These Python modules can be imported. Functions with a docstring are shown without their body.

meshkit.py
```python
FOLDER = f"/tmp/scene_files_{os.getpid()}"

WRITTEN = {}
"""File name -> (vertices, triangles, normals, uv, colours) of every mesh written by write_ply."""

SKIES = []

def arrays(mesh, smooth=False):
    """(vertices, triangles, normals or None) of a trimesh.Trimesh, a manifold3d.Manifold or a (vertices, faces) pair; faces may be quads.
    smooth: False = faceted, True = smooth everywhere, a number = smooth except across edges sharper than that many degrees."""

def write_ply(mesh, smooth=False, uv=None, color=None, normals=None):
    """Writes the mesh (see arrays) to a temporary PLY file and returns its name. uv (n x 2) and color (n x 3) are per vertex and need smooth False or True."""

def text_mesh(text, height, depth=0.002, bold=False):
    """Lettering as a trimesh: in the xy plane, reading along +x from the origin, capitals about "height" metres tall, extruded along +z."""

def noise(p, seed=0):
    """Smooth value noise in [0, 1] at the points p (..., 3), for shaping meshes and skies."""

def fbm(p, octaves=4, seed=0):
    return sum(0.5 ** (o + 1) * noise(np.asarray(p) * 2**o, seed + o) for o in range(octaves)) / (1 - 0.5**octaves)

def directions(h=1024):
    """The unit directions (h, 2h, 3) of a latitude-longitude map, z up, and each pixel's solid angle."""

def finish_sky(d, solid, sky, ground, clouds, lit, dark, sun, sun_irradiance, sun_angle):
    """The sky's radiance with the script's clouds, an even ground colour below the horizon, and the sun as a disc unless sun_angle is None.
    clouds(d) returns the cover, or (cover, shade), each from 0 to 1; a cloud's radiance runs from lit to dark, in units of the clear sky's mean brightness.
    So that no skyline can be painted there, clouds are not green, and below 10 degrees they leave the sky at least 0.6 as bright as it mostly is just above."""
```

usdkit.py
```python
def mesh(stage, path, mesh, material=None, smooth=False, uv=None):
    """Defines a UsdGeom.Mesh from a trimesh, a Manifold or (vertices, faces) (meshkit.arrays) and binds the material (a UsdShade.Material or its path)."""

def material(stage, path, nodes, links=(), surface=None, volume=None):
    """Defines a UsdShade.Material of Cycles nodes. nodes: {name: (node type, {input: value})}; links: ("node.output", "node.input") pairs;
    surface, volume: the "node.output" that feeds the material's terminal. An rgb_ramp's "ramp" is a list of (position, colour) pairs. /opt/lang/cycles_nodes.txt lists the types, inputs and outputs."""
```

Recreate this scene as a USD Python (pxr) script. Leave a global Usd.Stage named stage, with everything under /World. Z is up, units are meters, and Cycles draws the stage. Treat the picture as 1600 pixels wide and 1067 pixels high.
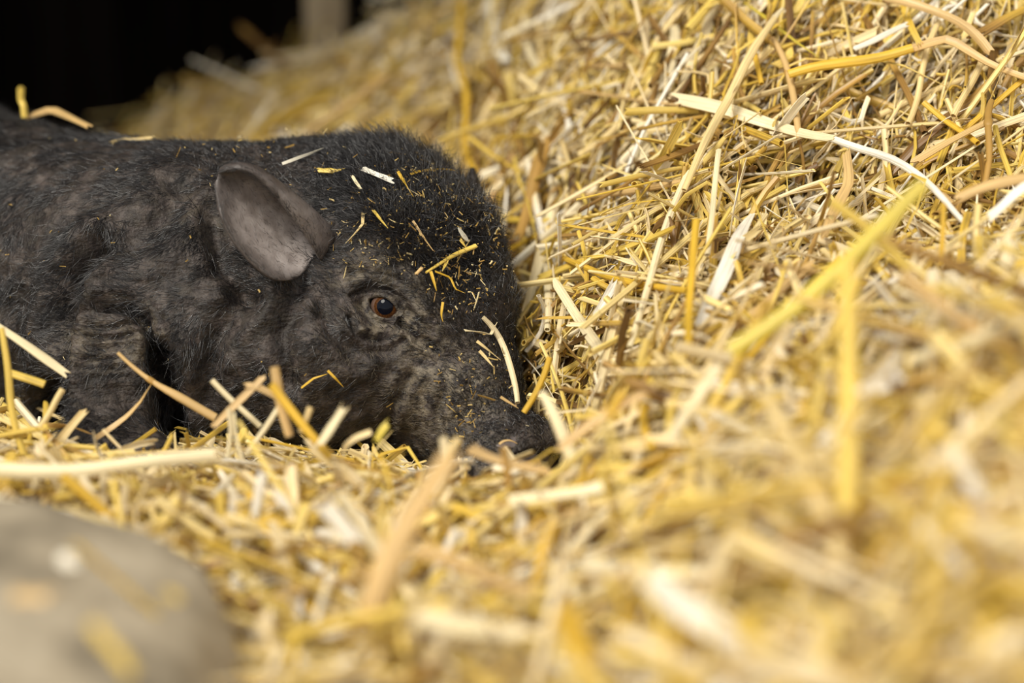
import math, numpy as np, trimesh, usdkit, meshkit
from scipy.interpolate import RBFInterpolator
from scipy.spatial import cKDTree
from pxr import Usd, UsdGeom, UsdLux, UsdShade, Gf, Sdf, Vt

stage = Usd.Stage.CreateInMemory()
UsdGeom.SetStageUpAxis(stage, "Z")
UsdGeom.Xform.Define(stage, "/World")
UsdGeom.Scope.Define(stage, "/World/Looks")

# ------------------------------------------------------------------ camera, sky, exposure
PITCH = math.radians(16.0)
CAM = np.array([0.0, -1.8, 0.62])
FPX = 1600 * 85.0 / 36.0
RIGHT = np.array([1.0, 0, 0])
UPV = np.array([0, math.sin(PITCH), math.cos(PITCH)])
FWD = np.array([0, math.cos(PITCH), -math.sin(PITCH)])
FOCUS = 1.885
EXPOSURE = 0.74

cam = UsdGeom.Camera.Define(stage, "/World/camera")
cam.CreateFocalLengthAttr(85.0)
cam.CreateHorizontalApertureAttr(36.0)
cam.CreateVerticalApertureAttr(24.0)
cam.CreateFStopAttr(2.1)
cam.CreateFocusDistanceAttr(FOCUS)
cam.CreateExposureAttr(EXPOSURE)
cam.CreateClippingRangeAttr(Gf.Vec2f(0.05, 1000))
M = np.eye(4); M[0, :3] = RIGHT; M[1, :3] = UPV; M[2, :3] = -FWD; M[3, :3] = CAM
UsdGeom.Xformable(cam).AddTransformOp().Set(Gf.Matrix4d(M.tolist()))

dome = UsdLux.DomeLight.Define(stage, "/World/sky")
dome.CreateIntensityAttr(1.0)
sky = usdkit.material(stage, "/World/Looks/sky", {
    "s": ("sky_texture", {"sky_type": "multiple_scattering", "sun_disc": False, "sun_elevation": math.radians(48), "sun_rotation": math.radians(215), "air_density": 1.0, "aerosol_density": 2.0}),
    "tc": ("texture_coordinate", {}),
    "n": ("noise_texture", {"scale": 2.2, "detail": 5.0}),
    "r": ("rgb_ramp", {"ramp": [(0.32, (0.7, 0.7, 0.7)), (0.62, (1, 1, 1))]}),
    "m": ("mix", {"color2": (6.7, 6.1, 5.25)}),
    "b": ("background_shader", {"strength": 0.10})},
    [("tc.generated", "n.vector"), ("n.fac", "r.fac"), ("r.color", "m.fac"), ("s.color", "m.color1"), ("m.color", "b.color")], surface="b.background")
UsdShade.MaterialBindingAPI.Apply(dome.GetPrim()).Bind(sky)

sun = UsdLux.DistantLight.Define(stage, "/World/veiled_sun")          # sun behind thin cloud: soft-edged
sun.CreateIntensityAttr(3.9); sun.CreateAngleAttr(24.0); sun.CreateColorAttr(Gf.Vec3f(1.0, 0.945, 0.84))
_d = np.array([-0.50, -0.60, 0.95]); _d /= np.linalg.norm(_d)             # towards the sun
_x = np.cross([0, 0, 1.0], _d); _x /= np.linalg.norm(_x); _y = np.cross(_d, _x)
Ms = np.eye(4); Ms[0, :3] = _x; Ms[1, :3] = _y; Ms[2, :3] = _d
UsdGeom.Xformable(sun).AddTransformOp().Set(Gf.Matrix4d(Ms.tolist()))

# ------------------------------------------------------------------ helpers
def P(px, py, D):
    """the point seen at a pixel of the 1600 x 1067 picture, D metres in front of the lens"""
    return CAM + D * (FWD + RIGHT * ((px - 800) / FPX) + UPV * ((533.5 - py) / FPX))

def project(p):
    q = np.asarray(p) - CAM
    D = q @ FWD
    return 800 + FPX * (q @ RIGHT) / D, 533.5 - FPX * (q @ UPV) / D, D

ORG = CAM + 1.9 * FWD            # a working frame for the animal: x right, y up the lens' up, z towards the lens
def to_world(v): v = np.asarray(v, float); return ORG + v[..., :1] * RIGHT + v[..., 1:2] * UPV - v[..., 2:3] * FWD
def vec_world(v): v = np.asarray(v, float); return v[..., :1] * RIGHT + v[..., 1:2] * UPV - v[..., 2:3] * FWD
def to_v(p): q = np.asarray(p, float) - ORG; return np.stack([q @ RIGHT, q @ UPV, -(q @ FWD)], -1)
def V(px, py, D): return np.array([(px - 800) / FPX * D, (533.5 - py) / FPX * D, 1.9 - D])

names = {}
def numbered(path):
    k = names.get(path, 0); names[path] = k + 1
    return path if k == 0 else f"{path}_{k:03d}"

def tag(prim, label=None, cat=None, group=None, kind=None):
    for k, v in (("label", label), ("category", cat), ("group", group), ("kind", kind)):
        if v: prim.SetCustomDataByKey(k, v)
    return prim

def xform(name, loc=(0, 0, 0), parent="/World"):
    x = UsdGeom.Xform.Define(stage, numbered(f"{parent}/{name}"))
    x.AddTranslateOp().Set(Gf.Vec3d(*map(float, loc)))
    return x.GetPrim()

def put(name, mesh, mat, parent="/World", smooth=False, uv=None, origin=None):
    path = numbered(f"{parent}/{name}")
    if origin is not None:
        mesh = (np.asarray(mesh[0]) - origin, mesh[1])
    m = usdkit.mesh(stage, path, mesh, mat, smooth, uv)
    if origin is not None:
        m.AddTranslateOp().Set(Gf.Vec3d(*map(float, origin)))
    return m.GetPrim()

def mat(name, nodes, links, surface="p.BSDF"):
    return usdkit.material(stage, "/World/Looks/" + name, nodes, links, surface)

# ------------------------------------------------------------------ materials
def straw_look(name, ramp, random=True, streak=0.35):
    nodes = {
        "oi": ("object_info", {}),
        "g": ("texture_coordinate", {}),
        "map": ("mapping", {"scale": (7.0, 1.6, 1.0)}),
        "n": ("noise_texture", {"scale": 1.0, "detail": 2.0 if not random else 0.0, "roughness": 0.6}),
        "n2": ("noise_texture", {"scale": 23.0, "detail": 0.0}),
        "geo": ("geometry", {}),
        "a": ("math", {"math_type": "multiply_add", "value2": 0.34, "value3": -0.17}),
        "b": ("math", {"math_type": "add"}),
        "r": ("rgb_ramp", {"ramp": ramp}),
        "sr": ("rgb_ramp", {"ramp": [(0.3, (1 - streak,) * 3), (0.55, (1, 1, 1)), (0.8, (1.0 + streak * 0.3,) * 3)]}),
        "mul": ("mix", {"mix_type": "multiply", "fac": 1.0}),
        "bp": ("bump", {"strength": 0.35, "distance": 0.0006}),
        "p": ("principled_bsdf", {"roughness": 0.42, "specular_ior_level": 0.5}),
        "t": ("translucent_bsdf", {}),
        "mx": ("mix_closure", {"fac": 0.15})}
    links = [("g.UV", "map.vector"), ("map.vector", "n.vector"), ("geo.position", "n2.vector"), ("n2.fac", "a.value1"), ("a.value", "b.value1"),
             ("b.value", "r.fac"), ("n.fac", "sr.fac"), ("r.color", "mul.color1"), ("sr.color", "mul.color2"), 
             ("mul.color", "p.base_color"), ("mul.color", "t.color"), ("p.BSDF", "mx.closure1"), ("t.BSDF", "mx.closure2")]
    if not random: links += [("n.fac", "bp.height"), ("bp.normal", "p.normal")]
    else: del nodes["bp"]
    if random: links.append(("oi.random", "b.value2"))
    else: nodes["b"][1]["value2"] = 0.5
    return mat(name, nodes, links, "mx.closure")

def around(c, d=0.25):
    c = np.array(c)
    return [(0.25, tuple(c * (1 - d))), (0.5, tuple(c)), (0.8, tuple(np.minimum(c * (1 + d * 0.8), 0.97)))]

LOOSE = straw_look("loose_straw", [(0.0, (0.20, 0.105, 0.03)), (0.12, (0.46, 0.27, 0.07)), (0.26, (0.74, 0.50, 0.07)), (0.42, (0.82, 0.61, 0.15)), (0.58, (0.84, 0.66, 0.27)), (0.72, (0.86, 0.69, 0.38)),
                                   (0.86, (0.90, 0.76, 0.48)), (0.95, (0.93, 0.83, 0.60)), (1.0, (0.94, 0.88, 0.74))])
COL = {"white": (0.92, 0.86, 0.72), "cream": (0.90, 0.77, 0.48), "straw": (0.83, 0.64, 0.30), "yellow": (0.80, 0.58, 0.12),
       "golden": (0.76, 0.48, 0.05), "tan": (0.68, 0.46, 0.19), "ochre": (0.48, 0.28, 0.07), "olive": (0.66, 0.52, 0.06), "grey": (0.62, 0.58, 0.46)}
LOOK = {k: straw_look(k + "_straw", around(c), random=False) for k, c in COL.items()}

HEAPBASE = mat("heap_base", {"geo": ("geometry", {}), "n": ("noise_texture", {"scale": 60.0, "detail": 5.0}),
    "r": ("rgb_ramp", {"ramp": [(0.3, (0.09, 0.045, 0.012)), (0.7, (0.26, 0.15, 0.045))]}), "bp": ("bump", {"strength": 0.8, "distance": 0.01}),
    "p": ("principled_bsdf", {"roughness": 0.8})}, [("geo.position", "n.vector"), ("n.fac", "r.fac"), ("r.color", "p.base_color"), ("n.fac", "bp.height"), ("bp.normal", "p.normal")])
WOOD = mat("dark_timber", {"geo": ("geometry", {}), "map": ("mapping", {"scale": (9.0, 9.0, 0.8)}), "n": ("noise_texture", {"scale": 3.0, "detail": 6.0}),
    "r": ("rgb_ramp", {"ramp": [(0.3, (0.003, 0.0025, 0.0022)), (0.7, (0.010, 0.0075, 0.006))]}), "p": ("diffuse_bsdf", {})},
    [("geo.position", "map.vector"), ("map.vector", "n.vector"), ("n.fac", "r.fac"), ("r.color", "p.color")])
POSTWOOD = mat("post_timber", {"geo": ("geometry", {}), "map": ("mapping", {"scale": (14.0, 14.0, 1.0)}), "n": ("noise_texture", {"scale": 4.0, "detail": 6.0}),
    "r": ("rgb_ramp", {"ramp": [(0.3, (0.30, 0.22, 0.12)), (0.7, (0.52, 0.42, 0.27))]}), "p": ("principled_bsdf", {"roughness": 0.7})},
    [("geo.position", "map.vector"), ("map.vector", "n.vector"), ("n.fac", "r.fac"), ("r.color", "p.base_color")])
EARTH = mat("packed_earth", {"geo": ("geometry", {}), "n": ("noise_texture", {"scale": 14.0, "detail": 6.0}),
    "r": ("rgb_ramp", {"ramp": [(0.3, (0.10, 0.08, 0.06)), (0.7, (0.22, 0.18, 0.13))]}), "p": ("principled_bsdf", {"roughness": 0.9})},
    [("geo.position", "n.vector"), ("n.fac", "r.fac"), ("r.color", "p.base_color")])
ROCK = mat("grey_stone", {"geo": ("geometry", {}), "n": ("noise_texture", {"scale": 11.0, "detail": 6.0, "roughness": 0.6}), "n2": ("noise_texture", {"scale": 90.0, "detail": 3.0}),
    "r": ("rgb_ramp", {"ramp": [(0.32, (0.15, 0.125, 0.085)), (0.5, (0.32, 0.27, 0.19)), (0.72, (0.45, 0.39, 0.29))]}), "bp": ("bump", {"strength": 0.5, "distance": 0.003}),
    "p": ("principled_bsdf", {"roughness": 0.75})}, [("geo.position", "n.vector"), ("geo.position", "n2.vector"), ("n.fac", "r.fac"), ("r.color", "p.base_color"), ("n2.fac", "bp.height"), ("bp.normal", "p.normal")])

SKIN = mat("black_skin", {"geo": ("geometry", {}), "n": ("noise_texture", {"scale": 70.0, "detail": 6.0, "roughness": 0.65}), "n2": ("noise_texture", {"scale": 420.0, "detail": 3.0}),
    "map": ("mapping", {"rotation": (0.0, 0.5, 0.0), "scale": (120.0, 120.0, 420.0)}), "w": ("noise_texture", {"scale": 1.0, "detail": 3.0}),
    "r": ("rgb_ramp", {"ramp": [(0.3, (0.006, 0.005, 0.0045)), (0.5, (0.023, 0.018, 0.0165)), (0.72, (0.095, 0.077, 0.069))]}),
    "at": ("attribute", {"attribute": "dust"}),
    "nd": ("noise_texture", {"scale": 120.0, "detail": 5.0, "roughness": 0.7}),
    "dr": ("rgb_ramp", {"ramp": [(0.42, (0, 0, 0)), (0.68, (1, 1, 1))]}),
    "df": ("math", {"math_type": "multiply", "use_clamp": True}),
    "dm": ("mix", {"color2": (0.25, 0.21, 0.15)}),
    "ad": ("math", {"math_type": "add"}),
    "bp": ("bump", {"strength": 0.7, "distance": 0.0018}),
    "p": ("principled_bsdf", {"roughness": 0.55, "specular_ior_level": 0.28})},
    [("geo.position", "n.vector"), ("geo.position", "n2.vector"), ("geo.position", "nd.vector"), ("geo.position", "map.vector"), ("map.vector", "w.vector"), ("n.fac", "r.fac"), ("r.color", "dm.color1"),
     ("nd.fac", "dr.fac"), ("dr.color", "df.value1"), ("at.fac", "df.value2"), ("df.value", "dm.fac"), ("dm.color", "p.base_color"),
     ("n2.fac", "ad.value1"), ("w.fac", "ad.value2"), ("ad.value", "bp.height"), ("bp.normal", "p.normal")])
EARSKIN = mat("ear_skin", {"geo": ("geometry", {}), "n": ("noise_texture", {"scale": 90.0, "detail": 5.0}), "n2": ("noise_texture", {"scale": 600.0, "detail": 3.0}),
    "r": ("rgb_ramp", {"ramp": [(0.3, (0.24, 0.205, 0.19)), (0.7, (0.48, 0.43, 0.41))]}), "at": ("attribute", {"attribute": "bare"}), "mb": ("mix", {"color1": (0.035, 0.026, 0.022)}), "bp": ("bump", {"strength": 0.4, "distance": 0.0008}),
    "p": ("principled_bsdf", {"roughness": 0.42, "specular_ior_level": 0.5}), "t": ("translucent_bsdf", {"color": (0.12, 0.05, 0.03)}), "mx": ("mix_closure", {"fac": 0.12})},
    [("geo.position", "n.vector"), ("geo.position", "n2.vector"), ("n.fac", "r.fac"), ("r.color", "mb.color2"), ("at.fac", "mb.fac"), ("mb.color", "p.base_color"), ("n2.fac", "bp.height"), ("bp.normal", "p.normal"), ("p.BSDF", "mx.closure1"), ("t.BSDF", "mx.closure2")], "mx.closure")
def simple(name, c, rough=0.5, **k):
    return mat(name, {"p": ("principled_bsdf", {"base_color": c, "roughness": rough, **k})}, [])
HAIR = simple("black_bristle", (0.007, 0.0065, 0.0075), 0.28, specular_ior_level=0.9)
NOSESKIN = mat("nose_skin", {"geo": ("geometry", {}), "n": ("noise_texture", {"scale": 160.0, "detail": 5.0}), "r": ("rgb_ramp", {"ramp": [(0.3, (0.045, 0.036, 0.034)), (0.7, (0.15, 0.125, 0.12))]}), "bp": ("bump", {"strength": 0.5, "distance": 0.001}), "p": ("principled_bsdf", {"roughness": 0.4})}, [("geo.position", "n.vector"), ("n.fac", "r.fac"), ("r.color", "p.base_color"), ("n.fac", "bp.height"), ("bp.normal", "p.normal")])
CHAFF = straw_look("chaff_bits", [(0.0, (0.25, 0.14, 0.03)), (0.5, (0.52, 0.34, 0.09)), (0.8, (0.72, 0.54, 0.20)), (1.0, (0.85, 0.74, 0.45))])
PALEHAIR = simple("dusty_bristle", (0.17, 0.14, 0.10), 0.5)
EYEWHITE = simple("eye_rim", (0.12, 0.07, 0.05), 0.2, coat_weight=1.0, coat_roughness=0.03)
IRIS = mat("brown_iris", {"tc": ("geometry", {}), "n": ("noise_texture", {"scale": 900.0, "detail": 3.0}), "r": ("rgb_ramp", {"ramp": [(0.3, (0.025, 0.009, 0.003)), (0.7, (0.10, 0.038, 0.011))]}),
    "p": ("principled_bsdf", {"roughness": 0.15, "specular_ior_level": 0.2})}, [("tc.position", "n.vector"), ("n.fac", "r.fac"), ("r.color", "p.base_color")])
PUPIL = simple("dark_pupil", (0.002, 0.003, 0.007), 0.05, specular_ior_level=0.13)
SEED = simple("husk", (0.45, 0.42, 0.34), 0.5)

# ------------------------------------------------------------------ the straw surface: depth read at many pixels, turned into a height field
ctrl = [  # px, py, depth
    (800, 1067, 1.38), (500, 1067, 1.38), (1100, 1067, 1.28), (1400, 1067, 1.18), (1600, 1067, 1.14), (250, 1067, 1.42),
    (800, 900, 1.52), (500, 900, 1.55), (250, 900, 1.56), (1050, 900, 1.44), (1300, 880, 1.34), (1550, 880, 1.26),
    (800, 800, 1.66), (550, 800, 1.66), (300, 800, 1.68), (50, 770, 1.70), (1000, 780, 1.55), (1250, 720, 1.48), (1500, 700, 1.42),
    (850, 765, 1.84), (600, 745, 1.83), (720, 760, 1.83), (400, 725, 1.83), (150, 705, 1.83), (0, 690, 1.83), (-200, 700, 1.83),
    (900, 640, 1.82), (1050, 620, 1.68), (1250, 580, 1.62), (1500, 540, 1.60), (1700, 540, 1.5),
    (860, 560, 1.90), (1000, 500, 1.82), (1200, 450, 1.78), (1400, 420, 1.77), (1600, 420, 1.74),
    (850, 420, 2.00), (1000, 380, 1.90), (1200, 330, 1.88), (1400, 310, 1.88), (1600, 300, 1.86),
    (850, 280, 2.13), (1000, 230, 2.02), (1200, 200, 1.95), (1400, 180, 1.94), (1600, 170, 1.92),
    (900, 120, 2.22), (1050, 90, 2.09), (1200, 60, 2.03), (1400, 40, 2.01), (1600, 30, 1.99),
    (950, -60, 2.36), (1200, -120, 2.15), (1400, -150, 2.12), (1650, -150, 2.1),
    (780, 180, 2.38), (780, 80, 2.52), (730, 30, 2.62), (800, 0, 2.5), (650, 180, 2.55), (600, 95, 2.75), (560, 92, 2.85), (480, 120, 2.95), (400, 140, 3.0), (320, 158, 3.0), (270, 188, 2.98), (220, 225, 2.95),
    (450, 190, 2.75), (300, 220, 2.85), (760, 330, 2.2), (600, 230, 2.5), (800, 480, 2.02)]
cw = np.array([P(*c) for c in ctrl])
extra = np.array([[-0.9, 0.0, 0.02], [-0.9, 0.5, 0.02], [-0.5, 0.35, 0.02], [-0.45, 0.1, 0.0], [-0.2, 0.1, 0.0], [-0.1, 0.1, 0.02], [-0.3, 0.45, 0.02], [-0.9, -0.5, 0.03], [-0.9, 0.9, -0.06], [-0.6, 1.1, -0.06], [-0.55, 0.8, -0.03], [-0.58, 1.35, -0.06],
                  [-0.6, 1.6, -0.06], [-0.2, 1.7, -0.02], [0.2, 1.7, 0.10], [0.8, 1.6, 0.2], [0.9, 0.9, 0.42], [0.5, 0.8, 0.42], [0.9, 0.2, 0.34], [0.8, -0.4, 0.2], [0.7, -0.9, 0.17], [0, -1.0, 0.10], [-0.5, -0.95, 0.05], [0.35, 0.5, 0.45]])
cw = np.vstack([cw, extra])
_rbf = RBFInterpolator(cw[:, :2], cw[:, 2], kernel="thin_plate_spline", smoothing=2e-4)
GX, GY = np.linspace(-1.1, 1.1, 221), np.linspace(-1.15, 1.9, 306)
_g = np.stack(np.meshgrid(GX, GY, indexing="ij"), -1)
GZ = _rbf(_g.reshape(-1, 2)).reshape(len(GX), len(GY))
GZ += 0.035 * (meshkit.fbm(np.concatenate([_g * 5.0, np.zeros_like(_g[..., :1])], -1), 3, 7) - 0.5)
from scipy.ndimage import map_coordinates
for _px, _py, _dp, _r in ((1290, 268, 0.045, 0.045), (1195, 150, 0.035, 0.025), (1370, 140, 0.035, 0.035), (1200, 300, 0.03, 0.03), (800, 470, 0.03, 0.03), (1420, 255, 0.02, 0.03), (990, 285, 0.02, 0.025)):
    _q = CAM + np.linspace(1.5, 2.6, 900)[:, None] * (FWD + RIGHT * ((_px - 800) / FPX) + UPV * ((533.5 - _py) / FPX))
    _h = map_coordinates(GZ, [(_q[:, 0] - GX[0]) / (GX[1] - GX[0]), (_q[:, 1] - GY[0]) / (GY[1] - GY[0])], order=1, mode="nearest")
    _q = _q[np.argmax(_q[:, 2] < _h)]
    GZ -= _dp * np.exp(-(((_g[..., 0] - _q[0]) / _r) ** 2 + ((_g[..., 1] - _q[1]) / (_r * 0.8)) ** 2))
def height(x, y):
    return map_coordinates(GZ, [(np.asarray(x) - GX[0]) / (GX[1] - GX[0]), (np.asarray(y) - GY[0]) / (GY[1] - GY[0])], order=1, mode="nearest")
def normal_at(x, y, e=0.02):
    n = np.stack([-(height(x + e, y) - height(x - e, y)) / (2 * e), -(height(x, y + e) - height(x, y - e)) / (2 * e), np.ones_like(x)], -1)
    return n / np.linalg.norm(n, axis=-1, keepdims=True)
def straw_depth(px, py):
    D = np.linspace(0.85, 3.4, 1200)
    p = CAM + D[:, None] * (FWD + RIGHT * ((px - 800) / FPX) + UPV * ((533.5 - py) / FPX))
    hit = np.nonzero(p[:, 2] < height(p[:, 0], p[:, 1]))[0]
    return D[hit[0]] if len(hit) else 2.9

# ------------------------------------------------------------------ the pig's body as one smooth surface
def rcone(p, a, b, ra, rb):
    ba = b - a; l2 = (ba ** 2).sum()
    t = np.clip(((p - a) @ ba) / l2, 0, 1).astype(np.float32)
    q = p - a - t[..., None] * ba.astype(np.float32)
    return np.sqrt((q * q).sum(-1)) - (ra + (rb - ra) * t)
def ellip(p, c, R, r):
    q = ((p - c.astype(np.float32)) @ R.T.astype(np.float32)) / np.asarray(r, np.float32)
    k0 = np.sqrt((q * q).sum(-1)) + 1e-9
    k1 = np.sqrt(((q / np.asarray(r, np.float32)) ** 2).sum(-1)) + 1e-9
    return k0 * (k0 - 1) / k1
def smin(a, b, k):
    h = np.maximum(k - np.abs(a - b), 0) / k
    return np.minimum(a, b) - h * h * k * 0.25
def smax(a, b, k): return -smin(-a, -b, k)

HA = np.array([0.55, -0.64, 0.53]); HA /= np.linalg.norm(HA)          # occiput to snout
HL = np.array([0.78, 0.22, -0.58]); HL -= HA * (HL @ HA); HL /= np.linalg.norm(HL)   # towards the far side
HD = np.cross(HA, HL)                                                 # crown
EYE = V(600, 478, 1.872)
HO = EYE - 0.115 * HA - 0.035 * HD + 0.062 * HL
HR = np.stack([HA, HD, HL])
def H(s, t, w): return HO + s * HA + t * HD + w * HL
I3 = np.eye(3)
def R_(px, D): return px * D / FPX

# eye frame: n out of the face, u along the lids, w across them
EN = np.array([-0.16, 0.06, 0.98]); EN /= np.linalg.norm(EN)
EU = np.array([0.88, -0.47, 0.0]); EU -= EN * (EU @ EN); EU /= np.linalg.norm(EU)
EW = np.cross(EN, EU)
EB = 0.0128
EC = EYE - EN * (EB - 0.002)

BODY = [
    (lambda p: rcone(p, V(-620, 380, 2.40), V(-250, 362, 2.22), 0.140, 0.150), 0.03),
    (lambda p: rcone(p, V(-250, 362, 2.22), V(200, 466, 2.035), 0.148, 0.118), 0.05),
    (lambda p: rcone(p, V(200, 466, 2.035), V(470, 420, 2.015), 0.118, 0.094), 0.05),
    (lambda p: rcone(p, V(430, 420, 2.02), V(590, 400, 1.99), 0.093, 0.085), 0.05),         # nape
    (lambda p: ellip(p, V(285, 455, 1.975), I3, (0.085, 0.095, 0.085)), 0.06),              # shoulder
    (lambda p: rcone(p, V(330, 520, 1.95), V(500, 555, 1.925), 0.078, 0.076), 0.05),        # throat
    (lambda p: ellip(p, H(0.045, 0.0, -0.006), HR, (0.083, 0.073, 0.066)), 0.04),               # cranium
    (lambda p: ellip(p, H(0.115, -0.016, -0.009), HR, (0.085, 0.058, 0.056)), 0.04),             # face
    (lambda p: rcone(p, H(0.13, -0.024, -0.006), H(0.236, -0.030, -0.010), 0.049, 0.035), 0.035),     # muzzle
    (lambda p: rcone(p, H(0.06, -0.07, -0.014), H(0.206, -0.062, -0.010), 0.054, 0.026), 0.03),   # jaw
    (lambda p: ellip(p, H(0.065, -0.06, -0.050), HR, (0.070, 0.055, 0.040)), 0.045),        # jowl, near side
    (lambda p: ellip(p, H(0.065, -0.06, 0.034), HR, (0.070, 0.055, 0.036)), 0.045),
    (lambda p: rcone(p, H(0.075, 0.052, -0.036), H(0.13, 0.030, -0.030), 0.026, 0.020), 0.03),   # brow
    (lambda p: rcone(p, H(0.075, 0.052, 0.036), H(0.13, 0.030, 0.030), 0.026, 0.020), 0.03),
    (lambda p: rcone(p, H(0.09, -0.012, -0.058), H(0.15, -0.022, -0.040), 0.022, 0.018), 0.03),  # cheek bone
    (lambda p: rcone(p, H(0.09, -0.012, 0.038), H(0.15, -0.022, 0.028), 0.022, 0.018), 0.03),
    (lambda p: rcone(p, V(215, 475, 1.955), V(165, 565, 1.905), 0.060, 0.042), 0.035),      # near foreleg
    (lambda p: rcone(p, V(165, 565, 1.905), V(152, 700, 1.872), 0.038, 0.030), 0.025),
    (lambda p: rcone(p, V(152, 700, 1.872), V(240, 745, 1.84), 0.028, 0.022), 0.02),        # pastern, under the straw
    (lambda p: rcone(p, V(-300, 520, 2.17), V(-360, 660, 2.10), 0.090, 0.050), 0.04),       # hind leg, out of frame
    (lambda p: rcone(p, V(-360, 660, 2.10), V(-240, 720, 2.06), 0.040, 0.028), 0.03),
]
def snout_disc(p):
    c = H(0.249, -0.029, -0.011); q = (p - c.astype(np.float32)) @ HR.T.astype(np.float32)
    n = np.array([0.97, 0.0]); s = q[..., 0] - 0.10 * q[..., 1]
    r = np.sqrt((q[..., 1] * 1.08) ** 2 + (q[..., 2] * 0.92) ** 2)
    dx, dr = np.abs(s) - 0.010, r - 0.036
    return np.minimum(np.maximum(dx, dr), 0) + np.sqrt(np.maximum(dx, 0) ** 2 + np.maximum(dr, 0) ** 2) - 0.004
def base_sdf(p):
    p = np.asarray(p, np.float32)
    f = BODY[0][0](p)
    for g, k in BODY[1:]:
        f = smin(f, g(p), np.float32(k))
    f = smin(f, snout_disc(p), 0.014)
    for sw in (-1, 1):                                                # nostrils
        f = smax(f, -ellip(p, H(0.265, -0.029, sw * 0.013 - 0.011), HR, (0.012, 0.011, 0.006)), 0.004)
    f = smax(f, -rcone(p, H(0.19, -0.066, -0.058), H(0.243, -0.061, -0.032), 0.004, 0.003), 0.006)   # mouth line
    # the eye: socket, lids, opening
    q = p - EC.astype(np.float32)
    n, u, w = q @ EN.astype(np.float32), q @ EU.astype(np.float32), q @ EW.astype(np.float32)
    rr = np.sqrt(n * n + u * u + w * w)
    f = smax(f, -(np.sqrt((n - 0.016) ** 2 + (u * 0.8) ** 2 + w * w) - 0.0165), 0.012)
    f = smin(f, rr - (EB + 0.0028), 0.007)
    R1 = 0.0165; hh = 0.0075
    cy = R1 - hh
    almond = np.maximum(np.sqrt((u + 0.0005) ** 2 + (w + cy + 0.0018) ** 2), np.sqrt((u + 0.0005) ** 2 + (w - cy + 0.0012) ** 2)) - R1
    f = smax(f, -np.maximum(almond, -n), 0.0016)
    f = smax(f, -(rr - (EB - 0.0006)) * 1.0 + 0 * n, 0.001) if False else f
    return f
def gauss(x, s): return np.exp(-(x / s) ** 2)
def win(x, a, b, s): return 1 / (1 + np.exp(-(x - a) / s)) / (1 + np.exp((x - b) / s))
def segdist(X, Y, pts):
    best = np.full(X.shape, 1e9)
    for (x0, y0), (x1, y1) in zip(pts[:-1], pts[1:]):
        dx, dy = x1 - x0, y1 - y0
        t = np.clip(((X - x0) * dx + (Y - y0) * dy) / (dx * dx + dy * dy), 0, 1)
        best = np.minimum(best, np.hypot(X - x0 - t * dx, Y - y0 - t * dy))
    return best
def spx(p):      # working frame -> picture coordinates
    D = 1.9 - p[..., 2]
    return 800 + FPX * p[..., 0] / D, 533.5 - FPX * p[..., 1] / D
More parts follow.
